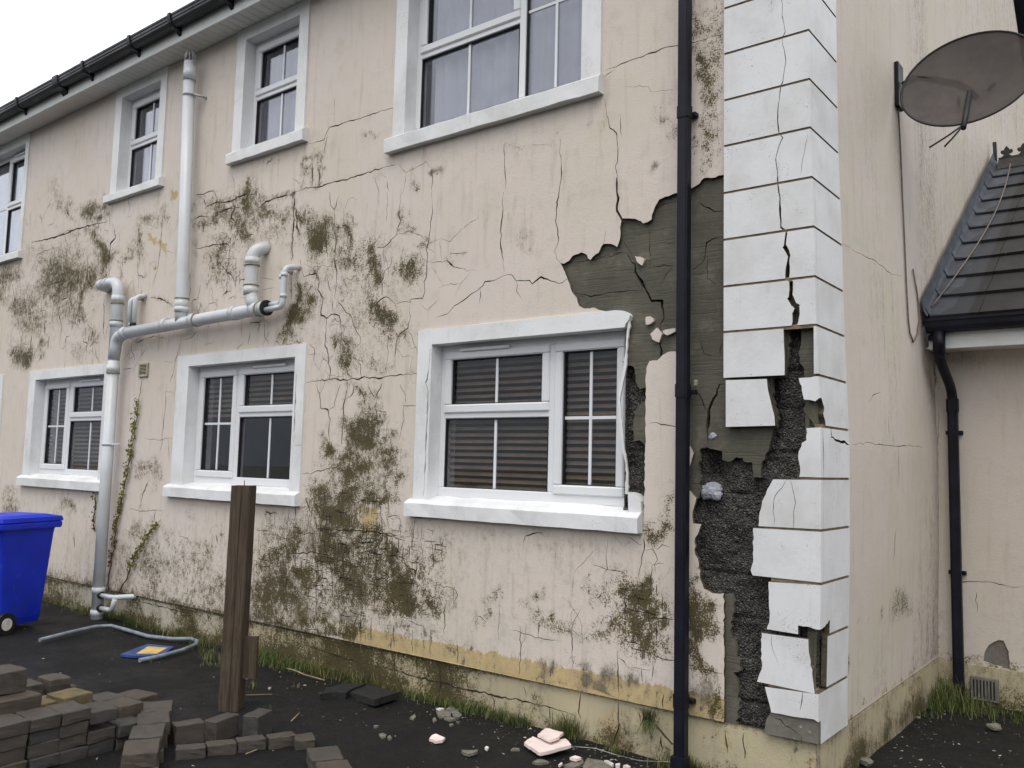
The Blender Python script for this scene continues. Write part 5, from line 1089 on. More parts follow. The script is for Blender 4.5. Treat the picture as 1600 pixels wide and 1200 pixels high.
# ------------------------------------------------------------------ satellite dish
sdh = tag(empty('satellite_dish', (0, 1.9, 4.4)), 'brown mesh satellite dish bracketed to the gable wall', 'satellite dish')
dc = Vector((.45, 1.78, 4.33)); ax = Vector((-.02, -.93, .37)).normalized(); ex_ = Vector((1, 0, 0)); ex_ = (ex_-ax*ex_.dot(ax)).normalized(); ez_ = ex_.cross(ax); ez_ = -ez_ if ez_.z < 0 else ez_
rollm = Matrix.Rotation(rad(0), 3, ax); 
A_, B_ = .425, .395
vv = []; ff = []; NRG, NSG = 9, 56
for i in range(NRG+1):
    t = i/NRG
    for j in range(NSG):
        a = 2*math.pi*j/NSG; d = .10*(t*t-1)
        vv.append(dc+ex_*(A_*t*math.cos(a))+ez_*(B_*t*math.sin(a))+ax*d)
for i in range(NRG):
    for j in range(NSG): ff.append((i*NSG+j, i*NSG+(j+1) % NSG, (i+1)*NSG+(j+1) % NSG, (i+1)*NSG+j))
MB().add(vv, ff, True).build('reflector', MAT['dish'], sdh)
MB().tube([dc+ex_*(A_*math.cos(2*math.pi*j/56))+ez_*(B_*math.sin(2*math.pi*j/56)) for j in range(57)], .008, 6, False).build('rim', MAT['darkcable'], sdh)
wp = Vector((.012, 1.90, 4.44))
MB().bbox(gx(4.4)+.002, gx(4.4)+.03, 1.83, 1.97, 4.27, 4.60, .004).build('wall_bracket', MAT['blackplastic'], sdh)
bk = dc-ax*.14
MB().tube(bend([wp, wp+Vector((.10, -.02, .03)), dc-ax*.17+ez_*.10+ex_*-.05, dc-ax*.13-ez_*.07+ex_*.03], .10), .024, 12).build('mount_arm', MAT['darkcable'], sdh)
MB().tube([bk-ez_*.10-ex_*.08, bk-ez_*.02-ex_*.08], .012, 8).build('clamp', MAT['darkcable'], sdh); MB().tube([bk-ez_*.02+ex_*.10, bk+ez_*.03+ex_*.14], .014, 8).build('clamp', MAT['darkcable'], sdh)
MB().tube([dc-ax*.08-ez_*.05, dc-ax*.02-ez_*.30, dc+ax*.02-ez_*.45], .018, 10).build('feed_arm', MAT['darkcable'], sdh)
lo = dc+ax*.02-ez_*.42
for d_ in ((-.20, -.05, -.13), (-.11, -.04, -.14)):
    MB().tube(bend([lo, lo+Vector((d_[0]*.4, d_[1], d_[2]*.55)), lo+Vector(d_)], .05), .006, 6).build('loose_cable', MAT['darkcable'], sdh)
cb = [GB(x, y, .012) for x, y in [(1410, 155), (1412, 180), (1415, 240), (1417, 300), (1419, 370), (1420, 440), (1422, 500), (1424, 520), (1429, 534), (1436, 522), (1440, 500), (1437, 460), (1431, 420)]]
tag(MB().tube([(gx(q[2])+.010, q[1], q[2]) for q in cb], .0065, 6).build('aerial_cable', MAT['cable']), 'thin brown cable hanging down the gable wall below the dish', 'cable')
rc = []
for t in np.linspace(1.0, .02, 20):
    rc.append((.16-.12*(1-t)**2+.09*math.sin(3*t), E0[0]+(E1[0]-E0[0])*t, E0[1]+(E1[1]-E0[1])*t+.06))
tag(MB().tube(rc, .006, 6).build('roof_cable', MAT['cable']), 'thin cable trailing down the annex roof tiles', 'cable')

# ------------------------------------------------------------------ yard: wheelie bin
wb = tag(empty('wheelie_bin', (-7.2, -.75, 0)), 'bright blue plastic wheelie bin against the left edge', 'wheelie bin')
def bin_ring(cx, cy, hx, hy, z, r=.05, n=5):
    out = []
    for sx, sy, a0 in ((1, 1, 0), (-1, 1, 90), (-1, -1, 180), (1, -1, 270)):
        for i in range(n): 
            a = rad(a0+90*i/(n-1)); out.append(Vector((cx+sx*(hx-r)+r*math.cos(a), cy+sy*(hy-r)+r*math.sin(a), z)))
    return out
BW = Matrix.Rotation(rad(20), 3, 'Z'); bo_ = Vector((-7.27, -.95, .0))
def binw(v): return bo_+BW @ Vector(v)
def loft(rings, mat, name, par, caps=True):
    n = len(rings[0]); V = [binw(q) for g in rings for q in g]; Fa = []
    for i in range(len(rings)-1):
        for j in range(n): Fa.append((i*n+j, i*n+(j+1) % n, (i+1)*n+(j+1) % n, (i+1)*n+j))
    if caps: Fa += [tuple(range(n-1, -1, -1)), tuple((len(rings)-1)*n+j for j in range(n))]
    return MB().add(V, Fa, False).build(name, mat, par, True)
body = loft([bin_ring(0, 0, .225, .235, .06), bin_ring(0, 0, .235, .245, .12), bin_ring(0, 0, .262, .31, .88), bin_ring(0, 0, .268, .32, .95)], MAT['blueplastic'], 'body', wb)
loft([bin_ring(0, 0, .300, .360, .935, .05), bin_ring(0, 0, .305, .365, .95, .05), bin_ring(0, 0, .305, .365, .985, .05), bin_ring(0, 0, .298, .355, .992, .05)], MAT['blueplastic'], 'rim', wb)
loft([bin_ring(0, .01, .295, .37, .995, .06), bin_ring(0, .01, .302, .378, 1.005, .06), bin_ring(0, .01, .295, .37, 1.04, .07), bin_ring(0, .0, .22, .28, 1.062, .08)], MAT['blueplastic'], 'lid', wb)


for sx in (-1, 1):
    a = binw((sx*.262, -.22, .10)); b = binw((sx*.312, -.22, .10)); wl = MB().tube([a, b], .10, 22).build('wheel', MAT['rubber'], wb)
    c_ = binw((sx*.314, -.22, .10)); d_ = binw((sx*.318, -.22, .10)); MB().tube([c_, d_], .055, 16).build('hub', MAT['fragw'], wl)
MB().tube([binw((-.27, -.22, .10)), binw((.27, -.22, .10))], .012, 8).build('axle', MAT['metal'], wb)
MB().tube([binw((-.2, -.40, 1.0)), binw((.2, -.40, 1.0))], .016, 10).build('handle', MAT['blueplastic'], wb)

# ------------------------------------------------------------------ timber post with a short board
tp = tag(empty('timber_post', (-3.42, -1.06, 0)), 'weathered square timber post standing in the yard before the windows', 'post')
def post(mb, b, t, w, seed, n=10, yaw=35):
    b, t = Vector(b), Vector(t); r_ = Matrix.Rotation(rad(yaw), 3, 'Z'); V = []
    prof = [(-1, -.86), (-.86, -1), (.05, -1), (.12, -.93), (.2, -1), (.86, -1), (1, -.86), (1, .86), (.86, 1), (-.86, 1), (-1, .86), (-1, .2), (-.93, .1), (-1, 0)]
    for i in range(n+1):
        c = b.lerp(t, i/n)
        for j, q in enumerate(prof): V.append(c+r_ @ Vector((q[0]*w, q[1]*w, 0))*(1+.03*fbm(i*.8, j*.9, seed, 2)))
    m_ = len(prof); Fa = [(i*m_+j, i*m_+(j+1) % m_, (i+1)*m_+(j+1) % m_, (i+1)*m_+j) for i in range(n) for j in range(m_)]
    Fa += [tuple(range(m_-1, -1, -1)), tuple(n*m_+j for j in range(m_))]
    return mb.add(V, Fa)
pb = GR(361, 1108, 0); ptop = np.array([pb[0]+.05, pb[1]+.04, 1.50])
for zt_ in np.arange(1.2, 1.8, .005):
    q = np.array([pb[0]+.05, pb[1]+.04, zt_]); 
    if PROJ(q)[1] < 760: ptop = q; break
dxy = (381-PROJ(ptop)[0])
ptop[0] += dxy/FPX*6.1*.75; ptop[1] += dxy/FPX*6.1*.55
tp.location = (float(pb[0]), float(pb[1]), 0)
post(MB(), (pb[0], pb[1], -.1), ptop, .066, 1.0).build('shaft', MAT['wood'], tp, True)
for i, (a, b) in enumerate(((.02, .02), (.03, .035))):
    MB().tube([Vector(ptop)+Vector((a*.5, -a*.3, 0)), Vector(ptop)+Vector((b*.6, -b*.4, .035))], .0025, 5).build('nail', MAT['darkcable'], tp)
q0 = GR(384, 1062, .0); 
bd = MB(); c_ = Vector((float(pb[0])+.085, float(pb[1])+.07, 0)); r_ = Matrix.Rotation(rad(35), 3, 'Z')
bd.add([c_+r_ @ Vector((x*.045, y*.014, z)) for z in (.20, .47) for x, y in ((-1, -1), (1, -1), (1, 1), (-1, 1))], [(3, 2, 1, 0), (4, 5, 6, 7), (0, 1, 5, 4), (1, 2, 6, 5), (2, 3, 7, 6), (3, 0, 4, 7)]).build('side_board', MAT['wood'], tp)

# ------------------------------------------------------------------ loose paving blocks
def paver_mesh(L, Wd, H, seed):
    bm = bmesh.new(); bmesh.ops.create_cube(bm, size=1)
    for q in bm.verts: q.co = Vector((q.co.x*L, q.co.y*Wd, q.co.z*H))
    bmesh.ops.bevel(bm, geom=bm.edges[:], offset=.0045, segments=1, affect='EDGES')
    bmesh.ops.subdivide_edges(bm, edges=[e for e in bm.edges if e.calc_length() > .05], cuts=2, use_grid_fill=True)
    for q in bm.verts: q.co += Vector((fbm(q.co.x*20+seed, q.co.y*20, q.co.z*20, 3), fbm(q.co.x*20, q.co.y*20+seed, q.co.z*20, 3), fbm(q.co.x*20, q.co.y*20, q.co.z*20+seed, 3)))*.0048
    me_ = bpy.data.meshes.new('paving_block'); bm.to_mesh(me_); bm.free(); return me_
PM = {}
def paver(x, y, zt, yaw, label, size=(.205, .152, .068), mat='paver', tilt=(0, 0), group='loose paving blocks'):
    key = (size, mat, random.randrange(4))
    if key not in PM: PM[key] = paver_mesh(*size, len(PM)*3.1); PM[key].materials.append(MAT[mat])
    o = bpy.data.objects.new('paving_block', PM[key]); COL.objects.link(o)
    o.location = (x, y, zt-size[2]/2); o.rotation_euler = (rad(tilt[0]), rad(tilt[1]), rad(yaw)); return tag(o, label, 'paving block', group)
def zz(x, y, ox=0, oy=1020): return ox+x/6.667, oy+y/6.667
def paver_px(x, y, zt, yaw, label, ox=0, **kw):
    q = GR(*zz(x, y, ox), zt); return paver(q[0], q[1], zt, yaw, label, **kw)
H4 = .068
# left stack: front row along the wall direction
rows = [(-2.655, 4, 0), (-2.500, 4, 0), (-2.335, 4, 1), (-2.182, 4, 1), (-2.025, 3.55, 0), (-1.865, 2, 0)]
names = ['at the left picture edge', 'second from the left', 'third from the left', 'fourth from the left', 'fifth from the left', 'on the low right step']
for (y, n, off), nm in zip(rows, names):
    full = int(n)
    for c in range(full):
        top = c == full-1
        zt_ = (c+1)*H4+((n-full)*H4 if top and n != full else 0)
        paver(-3.345+random.gauss(0, .006)+(.012 if top else 0), y+random.gauss(0, .003), zt_, random.gauss(0, 1.2), ('top paving block of the left stack, '+nm) if top else '%s course paving block below the top one %s' % (('bottom', 'second', 'third', 'fourth')[c], nm), group='loose paving blocks')
# second row behind
for y, n in ((-2.60, 4), (-2.43, 4), (-2.27, 3), (-2.10, 3), (-1.93, 3)):
    for c in range(n-1): paver(-3.57+random.gauss(0, .006), y+random.gauss(0, .004), (c+1)*H4, random.gauss(0, 2), 'paving block in the lower courses of the left stack', group='lower courses of the left paving stack')
paver_px(730, 415, .285, 97, 'buff yellow paving block on the back of the left stack', mat='paverbuff', size=(.175, .178, .068))
paver_px(470, 480, .262, 95, 'brownish buff paving block left of the yellow one', mat='paverbuff', size=(.165, .178, .068))
paver_px(110, 440, .335, 3, 'large brown paving block high on the left stack', size=(.20, .24, .075))
paver_px(30, 165, .46, 2, 'tall grey paving block topmost at the left edge', size=(.20, .17, .12))
paver_px(270, 310, .25, 2, 'small bluish grey paving block behind the left stack', size=(.17, .13, .10))
paver_px(570, 245, .26, 0, 'dark grey paving block standing behind the buff ones', size=(.175, .125, .10))
paver(-4.25, -1.80, .16, 3, 'paving block under the dark grey one behind the stack', size=(.18, .14, .08), group='lower courses of the left paving stack')
paver_px(1275, 510, .20, 8, 'dark brown paving block at the right end of the left stack', size=(.19, .155, .075))
paver_px(1090, 450, .19, 6, 'pale topped paving block behind the dark brown end block', size=(.19, .16, .07))
paver_px(1430, 425, .15, 12, 'dark flat paving block farthest right behind the stack', size=(.21, .15, .07))
for x, y, z in ((-3.46, -1.79, .125), (-3.46, -1.79, .062), (-3.62, -1.66, .11), (-3.30, -1.70, .07)): paver(x, y, z, 8, 'paving block in the lower courses of the left stack', size=(.2, .155, .062), group='lower courses of the left paving stack')
# slanting row in the middle
mid = ['nearest block of the slanting double row, at the bottom edge', 'second block of the slanting double row', 'third block of the slanting double row', 'farthest block of the slanting double row']
for (x, y), nm in zip([(275, 970), (340, 805), (400, 670), (440, 550)], mid):
    o = paver_px(x, y, .150, 147+random.gauss(0, 2), 'brown paving block, '+nm, 180, size=(.225, .172, .075), tilt=(random.gauss(0, .8), random.gauss(0, .8)))
    paver(o.location.x+random.gauss(0, .006), o.location.y+random.gauss(0, .006), .074, 147+random.gauss(0, 2), 'lower course paving block under the '+nm.split(',')[0], size=(.225, .172, .074), group='lower course of the slanting row')
q = GR(*zz(215, 1130, 180), .15); paver(q[0]+.02, q[1]-.01, .075, 147, 'lower course paving block jutting out at the front of the slanting row', size=(.225, .172, .074), group='lower course of the slanting row')
# three upright blocks before the post
paver_px(760, 720, .115, 74, 'bluish upright paving block, left of the three before the post', 180, size=(.165, .10, .115))
paver_px(1115, 665, .125, 104, 'upright paving block right below the timber post, middle of three', 180, size=(.195, .092, .125))
paver_px(290, 620, .13, 112, 'upright paving block right of the timber post', 360, size=(.165, .105, .13))
# low kerb row
for (x, y, yaw, ox), nm in zip([(790, 970, 57, 180), (1105, 930, 64, 180), (1415, 885, 66, 180), (530, 850, 68, 360)], ['first from the left', 'second from the left', 'third from the left', 'fourth from the left']):
    paver_px(x, y, .062, yaw, 'low brown paving block in the kerb row at the bottom edge, '+nm, ox, size=(.155, .09, .066))
paver_px(985, 1040, .085, 149, 'brown paving block lying flat at the bottom edge, right of the kerb row', 360, size=(.20, .168, .075), tilt=(1, -1))
paver_px(1080, 1180, .085, 149, 'brown paving block at the bottom edge, right end of the flat pair', 360, size=(.16, .168, .075))
paver_px(770, 870, .055, 149, 'dark sunken paving block between kerb row and flat pair', 360, size=(.13, .11, .06))

# ------------------------------------------------------------------ bent conduit, broken sign
cpts = [(62, 1000), (110, 989), (150, 980), (174, 978), (190, 981), (232, 993), (270, 998), (298, 999), (308, 1003), (306, 1008), (285, 1015), (250, 1024), (218, 1031)]
tag(MB().tube([(*GR(x, y, .035)[:2], .035+.008*math.sin(i)) for i, (x, y) in enumerate(cpts)], .017, 10).build('bent_conduit', MAT['conduit']), 'bent grey plastic conduit lying on the tarmac', 'pipe')
sg = tag(empty('sign_board', tuple(GR(230, 1018, 0))), 'small broken blue and yellow sign lying flat inside the bent conduit', 'sign')
def flat(px, z): return [tuple(GR(x, y, z)[:2]) for x, y in px]
MB().prism(ccw(flat([(188, 1022), (210, 1025), (255, 1022), (272, 1010), (230, 1006)], .03)), 2, .012, .03).build('board', MAT['signblue'], sg)
MB().prism(ccw(flat([(213, 1021), (245, 1021), (262, 1012), (231, 1010)], .034)), 2, .031, .034).build('panel', MAT['signyellow'], sg)

# ------------------------------------------------------------------ fallen pieces
def piece(px, zt, th, mat, name, label, cat, tilt=0, group='fallen pieces of render'):
    P = flat(px, zt); cx = sum(a for a, b in P)/len(P); cy = sum(b for a, b in P)/len(P)
    w_ = rough_poly(P, .002, .03, int(abs(cx*999)) % 97)
    w_ = ccw(w_); n = len(w_); V = []
    for dz in (-th, 0): V += [(a, b, zt+dz+tilt*(a-cx)+.004*fbm(a*20, b*20, dz, 2)) for a, b in w_]
    Fa = [tuple(range(n-1, -1, -1)), tuple(range(n, 2*n))]+[(i, (i+1) % n, n+(i+1) % n, n+i) for i in range(n)]
    return tag(MB().add(V, Fa).build(name, mat), label, cat, group)
def z4(pts): return [(780+x/6.667, 1080+y/6.667) for x, y in pts]
piece(z4([(400, 435), (490, 360), (670, 435), (600, 500), (530, 520)]), .062, .016, MAT['frag'], 'render_fragment', 'pale pink slab of render leaning on the larger one', 'rubble', .1)
piece(z4([(260, 520), (350, 455), (500, 520), (690, 495), (750, 575), (430, 655)]), .034, .018, MAT['frag'], 'render_fragment', 'largest pale pink slab of render on the tarmac', 'rubble', .06)
piece(z4([(735, 690), (790, 665), (855, 690), (800, 705)]), .02, .015, MAT['frag'], 'render_fragment', 'small pink render chip right below the large slab', 'rubble')
piece(z4([(670, 765), (870, 700), (880, 745), (790, 790)]), .0, .03, MAT['fraggrey'], 'mortar_fragment', 'grey mortar slab at the bottom edge, left of two', 'rubble')
piece(z4([(880, 760), (920, 695), (1080, 720), (1180, 790), (1100, 830), (880, 820)]), .0, .03, MAT['fraggrey'], 'mortar_fragment', 'grey mortar slab at the bottom edge, right of two', 'rubble')
piece(z4([(1095, 718), (1130, 715), (1195, 748), (1180, 765)]), .01, .02, MAT['fragw'], 'render_fragment', 'white render strip near the downpipe foot, left of three', 'rubble')
piece(z4([(1210, 752), (1260, 748), (1255, 770), (1215, 772)]), .01, .02, MAT['fragw'], 'render_fragment', 'white render strip near the downpipe foot, middle of three', 'rubble')
piece(z4([(1290, 772), (1330, 762), (1370, 780), (1350, 795)]), .01, .02, MAT['fragw'], 'render_fragment', 'white render strip near the downpipe foot, right of three', 'rubble')
piece(z4([(345, 735), (420, 700), (520, 735), (430, 750)]), .0, .014, MAT['fraggrey'], 'mortar_fragment', 'flat grey mortar flake below the large pink slab', 'rubble')
piece(z4([(120, 610), (150, 585), (205, 590), (215, 610)]), .0, .014, MAT['fraggrey'], 'mortar_fragment', 'flat grey mortar flake left of the large pink slab', 'rubble')
piece(z4([(615, 765), (650, 735), (660, 750), (630, 775)]), .005, .012, MAT['fragw'], 'render_fragment', 'tiny white chip among the mortar slabs', 'rubble')
def zN(pts): return [(400+x/4, 900+y/4) for x, y in pts]
piece(zN([(1083, 1015), (1100, 993), (1125, 988), (1182, 1010), (1165, 1025), (1120, 1032)]), .022, .016, MAT['frag'], 'render_fragment', 'white leaf shaped chip of render alone on the tarmac', 'rubble')
piece(zN([(1283, 1088), (1385, 1083), (1385, 1095), (1335, 1112), (1300, 1105)]), .015, .016, MAT['fraggrey'], 'mortar_fragment', 'grey half round mortar flake right of the white chip', 'rubble')
piece(zN([(1430, 1070), (1440, 1060), (1455, 1070), (1445, 1080)]), .015, .014, MAT['fragw'], 'render_fragment', 'tiny white chip right of the leaf shaped one', 'rubble')
brn = [([(1125, 845), (1180, 835), (1220, 850), (1220, 875), (1145, 878)], 'left'), ([(1185, 830), (1225, 808), (1275, 835), (1255, 845)], 'upper'), ([(1222, 845), (1262, 848), (1288, 865), (1262, 885), (1232, 872)], 'right'), ([(1175, 885), (1215, 880), (1250, 890), (1215, 898)], 'lower')]
for pts, nm in brn: piece(zN(pts), .014, .016, MAT['fraggrey'], 'mortar_fragment', 'brown grey mortar piece by the grass, %s one of the small heap' % nm, 'rubble')
for pts, nm in (([(960, 885), (990, 862), (1000, 878), (985, 892)], 'left of the small heap'), ([(1102, 893), (1120, 882), (1130, 900), (1110, 910)], 'just below the small heap'), ([(768, 990), (790, 980), (815, 988), (810, 1002), (785, 1004)], 'left of the leaf shaped chip'), ([(820, 1003), (838, 992), (850, 1010), (832, 1018)], 'touching the round one'), ([(735, 935), (752, 930), (768, 936), (750, 944)], 'farthest left on the tarmac'), ([(1208, 925), (1222, 918), (1235, 928), (1220, 938)], 'right below the small heap'), ([(1250, 905), (1278, 908), (1262, 915)], 'thin, right of the small heap')):
    piece(zN(pts), .010, .012, MAT['fraggrey'], 'mortar_fragment', 'small mortar piece, '+nm, 'rubble')
for pts, zt_, nm in (([(585, 715), (700, 665), (890, 740), (740, 785)], .045, 'broken tarmac slab lying by the plinth, right of two'), ([(400, 740), (440, 690), (560, 660), (690, 670), (580, 720), (560, 740), (470, 730)], .035, 'broken tarmac slab lying by the plinth, left of two')):
    piece(zN(pts), zt_, .045, MAT['slabtar'], 'tarmac_slab', nm, 'tarmac slab', .08, 'broken tarmac slabs')
piece(zN([(1125, 828), (1150, 822), (1178, 826), (1150, 834)]), .02, .01, MAT['fragw'], 'render_fragment', 'thin white flake by the grass left of the mortar heap', 'rubble')
for x, y, r_, nm in ((1553, 1136, .035, 'rough grey stone on the tarmac before the annex'), (1352, 1190, .035, 'brown stone at the foot of the gable plinth'), (1434, 1121, .012, 'tiny pale stone near the gable plinth')):
    q = GR(x, y, 0); tag(lump('stone', (q[0], q[1], .0), r_, MAT['fraggrey'], x*.1, None, (1.3, 1, .7), 2), nm, 'stone')
wp_ = [(383, 1030), (378, 1000), (380, 988), (392, 984)]
q0 = GR(383, 1016, 0)
tag(MB().tube(bend([(q0[0], q0[1], -.02), (q0[0], q0[1], .20), (q0[0]+.02, q0[1]+.12, .21)], .04), .022, 12).build('pipe_stub', MAT['soil']), 'short white waste pipe stub behind the timber post', 'pipe')

# twigs and wires
def wire(pts, z, r, name, mat, label, cat): 
    return tag(MB().tube([(*GR(x, y, z)[:2], z+.01*math.sin(i*1.7)) for i, (x, y) in enumerate(pts)], r, 5).build(name, mat), label, cat)
wire([(893, 1166), (930, 1172), (960, 1178), (1000, 1186), (1048, 1192)], .03, .002, 'wire', MAT['grit'], 'thin pale wire lying along the foot of the plinth', 'wire')
wire([(448, 1044), (462, 1050), (474, 1053), (508, 1061)], .03, .005, 'twig', MAT['twig'], 'dry twig at the edge of the grass by the plinth', 'twig')
wire([(455, 1127), (468, 1116)], .012, .004, 'twig', MAT['twig'], 'short dry twig alone on the tarmac right of the post', 'twig')
wire([(384, 1086), (425, 1087)], .012, .003, 'twig', MAT['twig'], 'straight pale twig on the tarmac beside the post', 'twig')
wire([(384, 1178), (402, 1174)], .012, .003, 'twig', MAT['twig'], 'short pale twig before the kerb row', 'twig')
tw = [F(1062, 1166, .05), F(1050, 1162, .06), F(1040, 1150, .05), F(1030, 1138, .03), F(1025, 1132, .02)]
tag(MB().tube(tw, .004, 5).build('twig', MAT['stem']), 'bare dark twig growing against the plinth left of the downpipe', 'twig')
tw = [GR(335, 990, .02), np.array(GR(318, 975, .1)), np.array(GR(300, 962, .18)), np.array(GR(283, 962, .3))]
tag(MB().tube(tw, .005, 5).build('twig', MAT['stem']), 'bare brown twig leaning over the grass near the bent conduit', 'twig')

# grit: chips too many to count
rg_ = random.Random(11); gr_ = MB()
for i in range(520):
    px_, py_ = rg_.uniform(0, 1600), rg_.uniform(960, 1200)
    q = GR(px_, py_, 0)
    if q[1] > -.05 and q[0] < .05 or q[1] > 2.6: continue
    s_ = rg_.choice([.002, .003, .003, .004, .006]) * (2.2 if rg_.random() < .04 else 1); z_ = ground_z(q[0], q[1])
    V = [(q[0]+rg_.gauss(0, s_), q[1]+rg_.gauss(0, s_), z_+rg_.uniform(0, s_*1.2)) for _ in range(5)]
    gr_.add(V, [(0, 1, 2), (0, 2, 3), (1, 3, 4), (0, 4, 2)])
for i in range(650):
    x = rg_.choice([rg_.uniform(-4.2, .0), rg_.gauss(-1.0, .5), rg_.gauss(-.3, .2)]); y = -abs(rg_.gauss(.05, .22))-.02
    if rg_.random() < .25: x = abs(rg_.gauss(.08, .25))+.03; y = rg_.uniform(-.6, 2.4)
    s_ = rg_.choice([.0025, .003, .004, .005, .007])*(1.8 if rg_.random() < .05 else 1); z_ = ground_z(x, y)
    V = [(x+rg_.gauss(0, s_), y+rg_.gauss(0, s_), z_+rg_.uniform(0, s_*1.3)) for _ in range(5)]
    gr_.add(V, [(0, 1, 2), (0, 2, 3), (1, 3, 4), (0, 4, 2)])
tag(gr_.build('grit', MAT['grit']), 'scattered pale grit and crumbs of render on the tarmac', 'grit', kind='stuff')

# ------------------------------------------------------------------ grass along the plinth
gm = MB(); tint = []; rgr = random.Random(21)
def blade(x, y, z, h, w_, lean, az, t):
    dx, dy = math.cos(az), math.sin(az); sx, sy = -dy*w_, dx*w_; b = len(gm.v)
    pts = [(0, 0), (lean*.25, h*.5), (lean*.65, h*.85), (lean, h)]
    for i, (l, hh) in enumerate(pts):
        k_ = (1, .85, .5, .05)[i]; gm.v += [(x+dx*l-sx*k_, y+dy*l-sy*k_, z+hh), (x+dx*l+sx*k_, y+dy*l+sy*k_, z+hh)]
    for i in range(3): gm.f.append((b+2*i, b+2*i+1, b+2*i+3, b+2*i+2)); gm.sm.append(True)
    tint.extend([t]*8)
def tuft(px_, py_, n, h, spread, dry=.3, front_=True, pos=None):
    c = pos if pos is not None else GR(px_, py_, 0)
    for _ in range(int(n*.62)):
        x, y = c[0]+rgr.gauss(0, spread), c[1]+rgr.gauss(0, spread*.55)
        if pos is None and x < .02: y = min(y, -.004)
        hh = h*.85*rgr.uniform(.35, 1.15)
        blade(x, y, ground_z(x, y)-.01, hh, rgr.uniform(.0016, .0036), hh*rgr.uniform(.1, .9), rgr.uniform(0, 6.28), min(1, max(0, rgr.gauss(dry, .28))))
for px_, py_, n, h, sp_, dr in [(95, 935, 160, .10, .12, .3), (120, 955, 120, .07, .12, .35), (105, 945, 100, .08, .1, .3), (135, 962, 150, .14, .06, .5), (175, 965, 260, .09, .12, .25), (210, 970, 220, .13, .09, .2), (215, 975, 200, .10, .1, .25), (240, 978, 160, .10, .1, .3), (250, 985, 200, .09, .1, .35), (280, 995, 260, .13, .1, .4), (300, 1000, 220, .12, .1, .4), (320, 1008, 200, .14, .09, .4),
     (322, 1022, 80, .09, .05, .3), (330, 1030, 130, .10, .07, .35), (330, 1040, 90, .05, .06, .3), (395, 1030, 420, .14, .1, .15), (420, 1035, 420, .13, .1, .15), (445, 1042, 380, .10, .1, .2), (470, 1046, 330, .10, .1, .3), (490, 1050, 320, .12, .1, .4), (515, 1056, 300, .09, .09, .4), (540, 1062, 260, .10, .09, .4), (560, 1068, 160, .09, .06, .45), (585, 1066, 140, .12, .06, .5), (660, 1092, 220, .08, .07, .25), (690, 1100, 220, .08, .07, .25), (720, 1110, 230, .10, .07, .25), (745, 1115, 230, .10, .06, .2), (775, 1122, 260, .10, .06, .25), (800, 1128, 220, .08, .06, .25),
     (822, 1130, 160, .10, .04, .15), (885, 1150, 160, .19, .045, .55), (895, 1150, 150, .15, .05, .2), (870, 1145, 90, .12, .04, .3), (960, 1172, 120, .06, .05, .4), (1045, 1195, 160, .10, .05, .4), (1085, 1195, 160, .12, .05, .25), (1100, 1190, 120, .09, .05, .3), (640, 1085, 120, .07, .06, .3), (610, 1078, 90, .07, .06, .4), (205, 1020, 60, .03, .09, .3), (240, 1034, 70, .035, .09, .3), (160, 985, 90, .03, .15, .4), (420, 1105, 30, .03, .05, .3), (465, 1075, 24, .05, .03, .7), (395, 1075, 40, .06, .03, .3)]:
    tuft(px_, py_, n, h, sp_, dr)
for x, y, n, h, s_ in ((.10, 2.5, 420, .20, .11), (.02, 2.35, 300, .16, .1), (.22, 2.45, 300, .14, .12), (.0, 2.1, 120, .07, .08), (.4, 2.52, 240, .09, .15), (.6, 2.5, 220, .10, .15), (.05, 2.6, 200, .24, .06), (.5, 2.3, 140, .05, .2)):
    tuft(0, 0, n, h, s_, .22, True, (x, y))
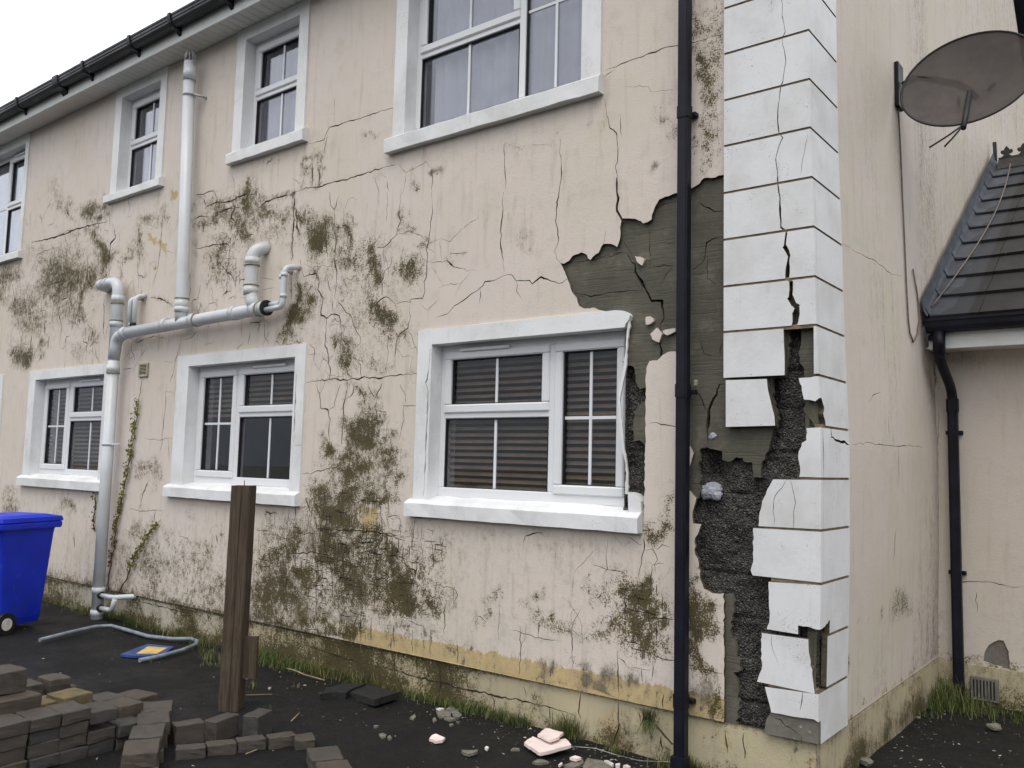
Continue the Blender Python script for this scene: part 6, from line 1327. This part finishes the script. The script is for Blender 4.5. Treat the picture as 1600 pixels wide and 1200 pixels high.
# tuft rooted in the plinth joint
for _ in range(170):
    q = F(rgr.gauss(1015, 6), 1118, .004); hh = rgr.uniform(.04, .14); blade(q[0], q[1]-.004, q[2]-rgr.uniform(0, .05), -hh*.5 if rgr.random() < .45 else hh*.6, .002, .05, rgr.uniform(3.6, 5.8), min(1, max(0, rgr.gauss(.25, .25))))
go2 = gm.build('grass', MAT['grass']); tag(go2, 'grass and weeds growing along the foot of the walls', 'grass', kind='stuff')
ta = go2.data.attributes.new('tint', 'FLOAT', 'POINT'); ta.data.foreach_set('value', tint)

# ------------------------------------------------------------------ creepers on the wall
def creeper(path, n, label, dens):
    root = tag(empty('creeper', tuple(F(*path[-1], .02))), label, 'plant', 'creepers on the wall')
    pts = [F(x, y, .018) for x, y in path]; fine = []
    for a, b in zip(pts, pts[1:]):
        for i in range(4): fine.append(a+(b-a)*i/4+np.array([random.gauss(0, .006), random.gauss(0, .004), 0]))
    fine.append(pts[-1])
    MB().tube(fine, [.0025+.005*i/len(fine) for i in range(len(fine))], 6).build('stem', MAT['stem'], root)
    lm = MB(); tt = []
    for _ in range(n):
        t = dens(random.random()); i = min(int(t*(len(fine)-1)), len(fine)-2); c = fine[i]+(fine[i+1]-fine[i])*random.random()
        s_ = random.uniform(.007, .019); c = c+np.array([random.gauss(0, .022), -abs(random.gauss(.012, .012)), random.gauss(0, .02)])
        e = Euler((random.gauss(0, .8)+1.2, random.gauss(0, .8), random.uniform(0, 6.28))).to_matrix()
        q = [Vector(c)+e @ Vector(v)*s_ for v in ((0, -1, 0), (.7, -.1, .15), (0, 1.1, 0), (-.7, -.1, .15))]
        lm.add(q, [(0, 1, 2), (0, 2, 3)]); k_ = min(1, max(0, (t-.52)*3+random.gauss(0, .25))); tt += [k_]*4
    lo_ = lm.build('leaves', MAT['creeper'], root); lo_['kind'] = 'stuff'; a_ = lo_.data.attributes.new('tint', 'FLOAT', 'POINT'); a_.data.foreach_set('value', tt)
creeper([(222, 595), (219, 620), (215, 640), (211, 665), (207, 690), (204, 710), (199, 740), (192, 775), (187, 800), (181, 830), (177, 860), (172, 890), (168, 915), (175, 935)], 520, 'long yellow green creeper climbing from the ground to the air vent', lambda u: .1+.72*u**.9)
creeper([(252, 812), (243, 822), (235, 832), (225, 848), (215, 860), (207, 880), (198, 905), (186, 925), (178, 938)], 210, 'short reddish creeper slanting up right of the long one', lambda u: .1+.6*u)
creeper([(148, 770), (150, 785), (148, 800), (146, 812), (148, 830)], 40, 'tiny creeper hanging below the sill left of the soil pipe', lambda u: u)
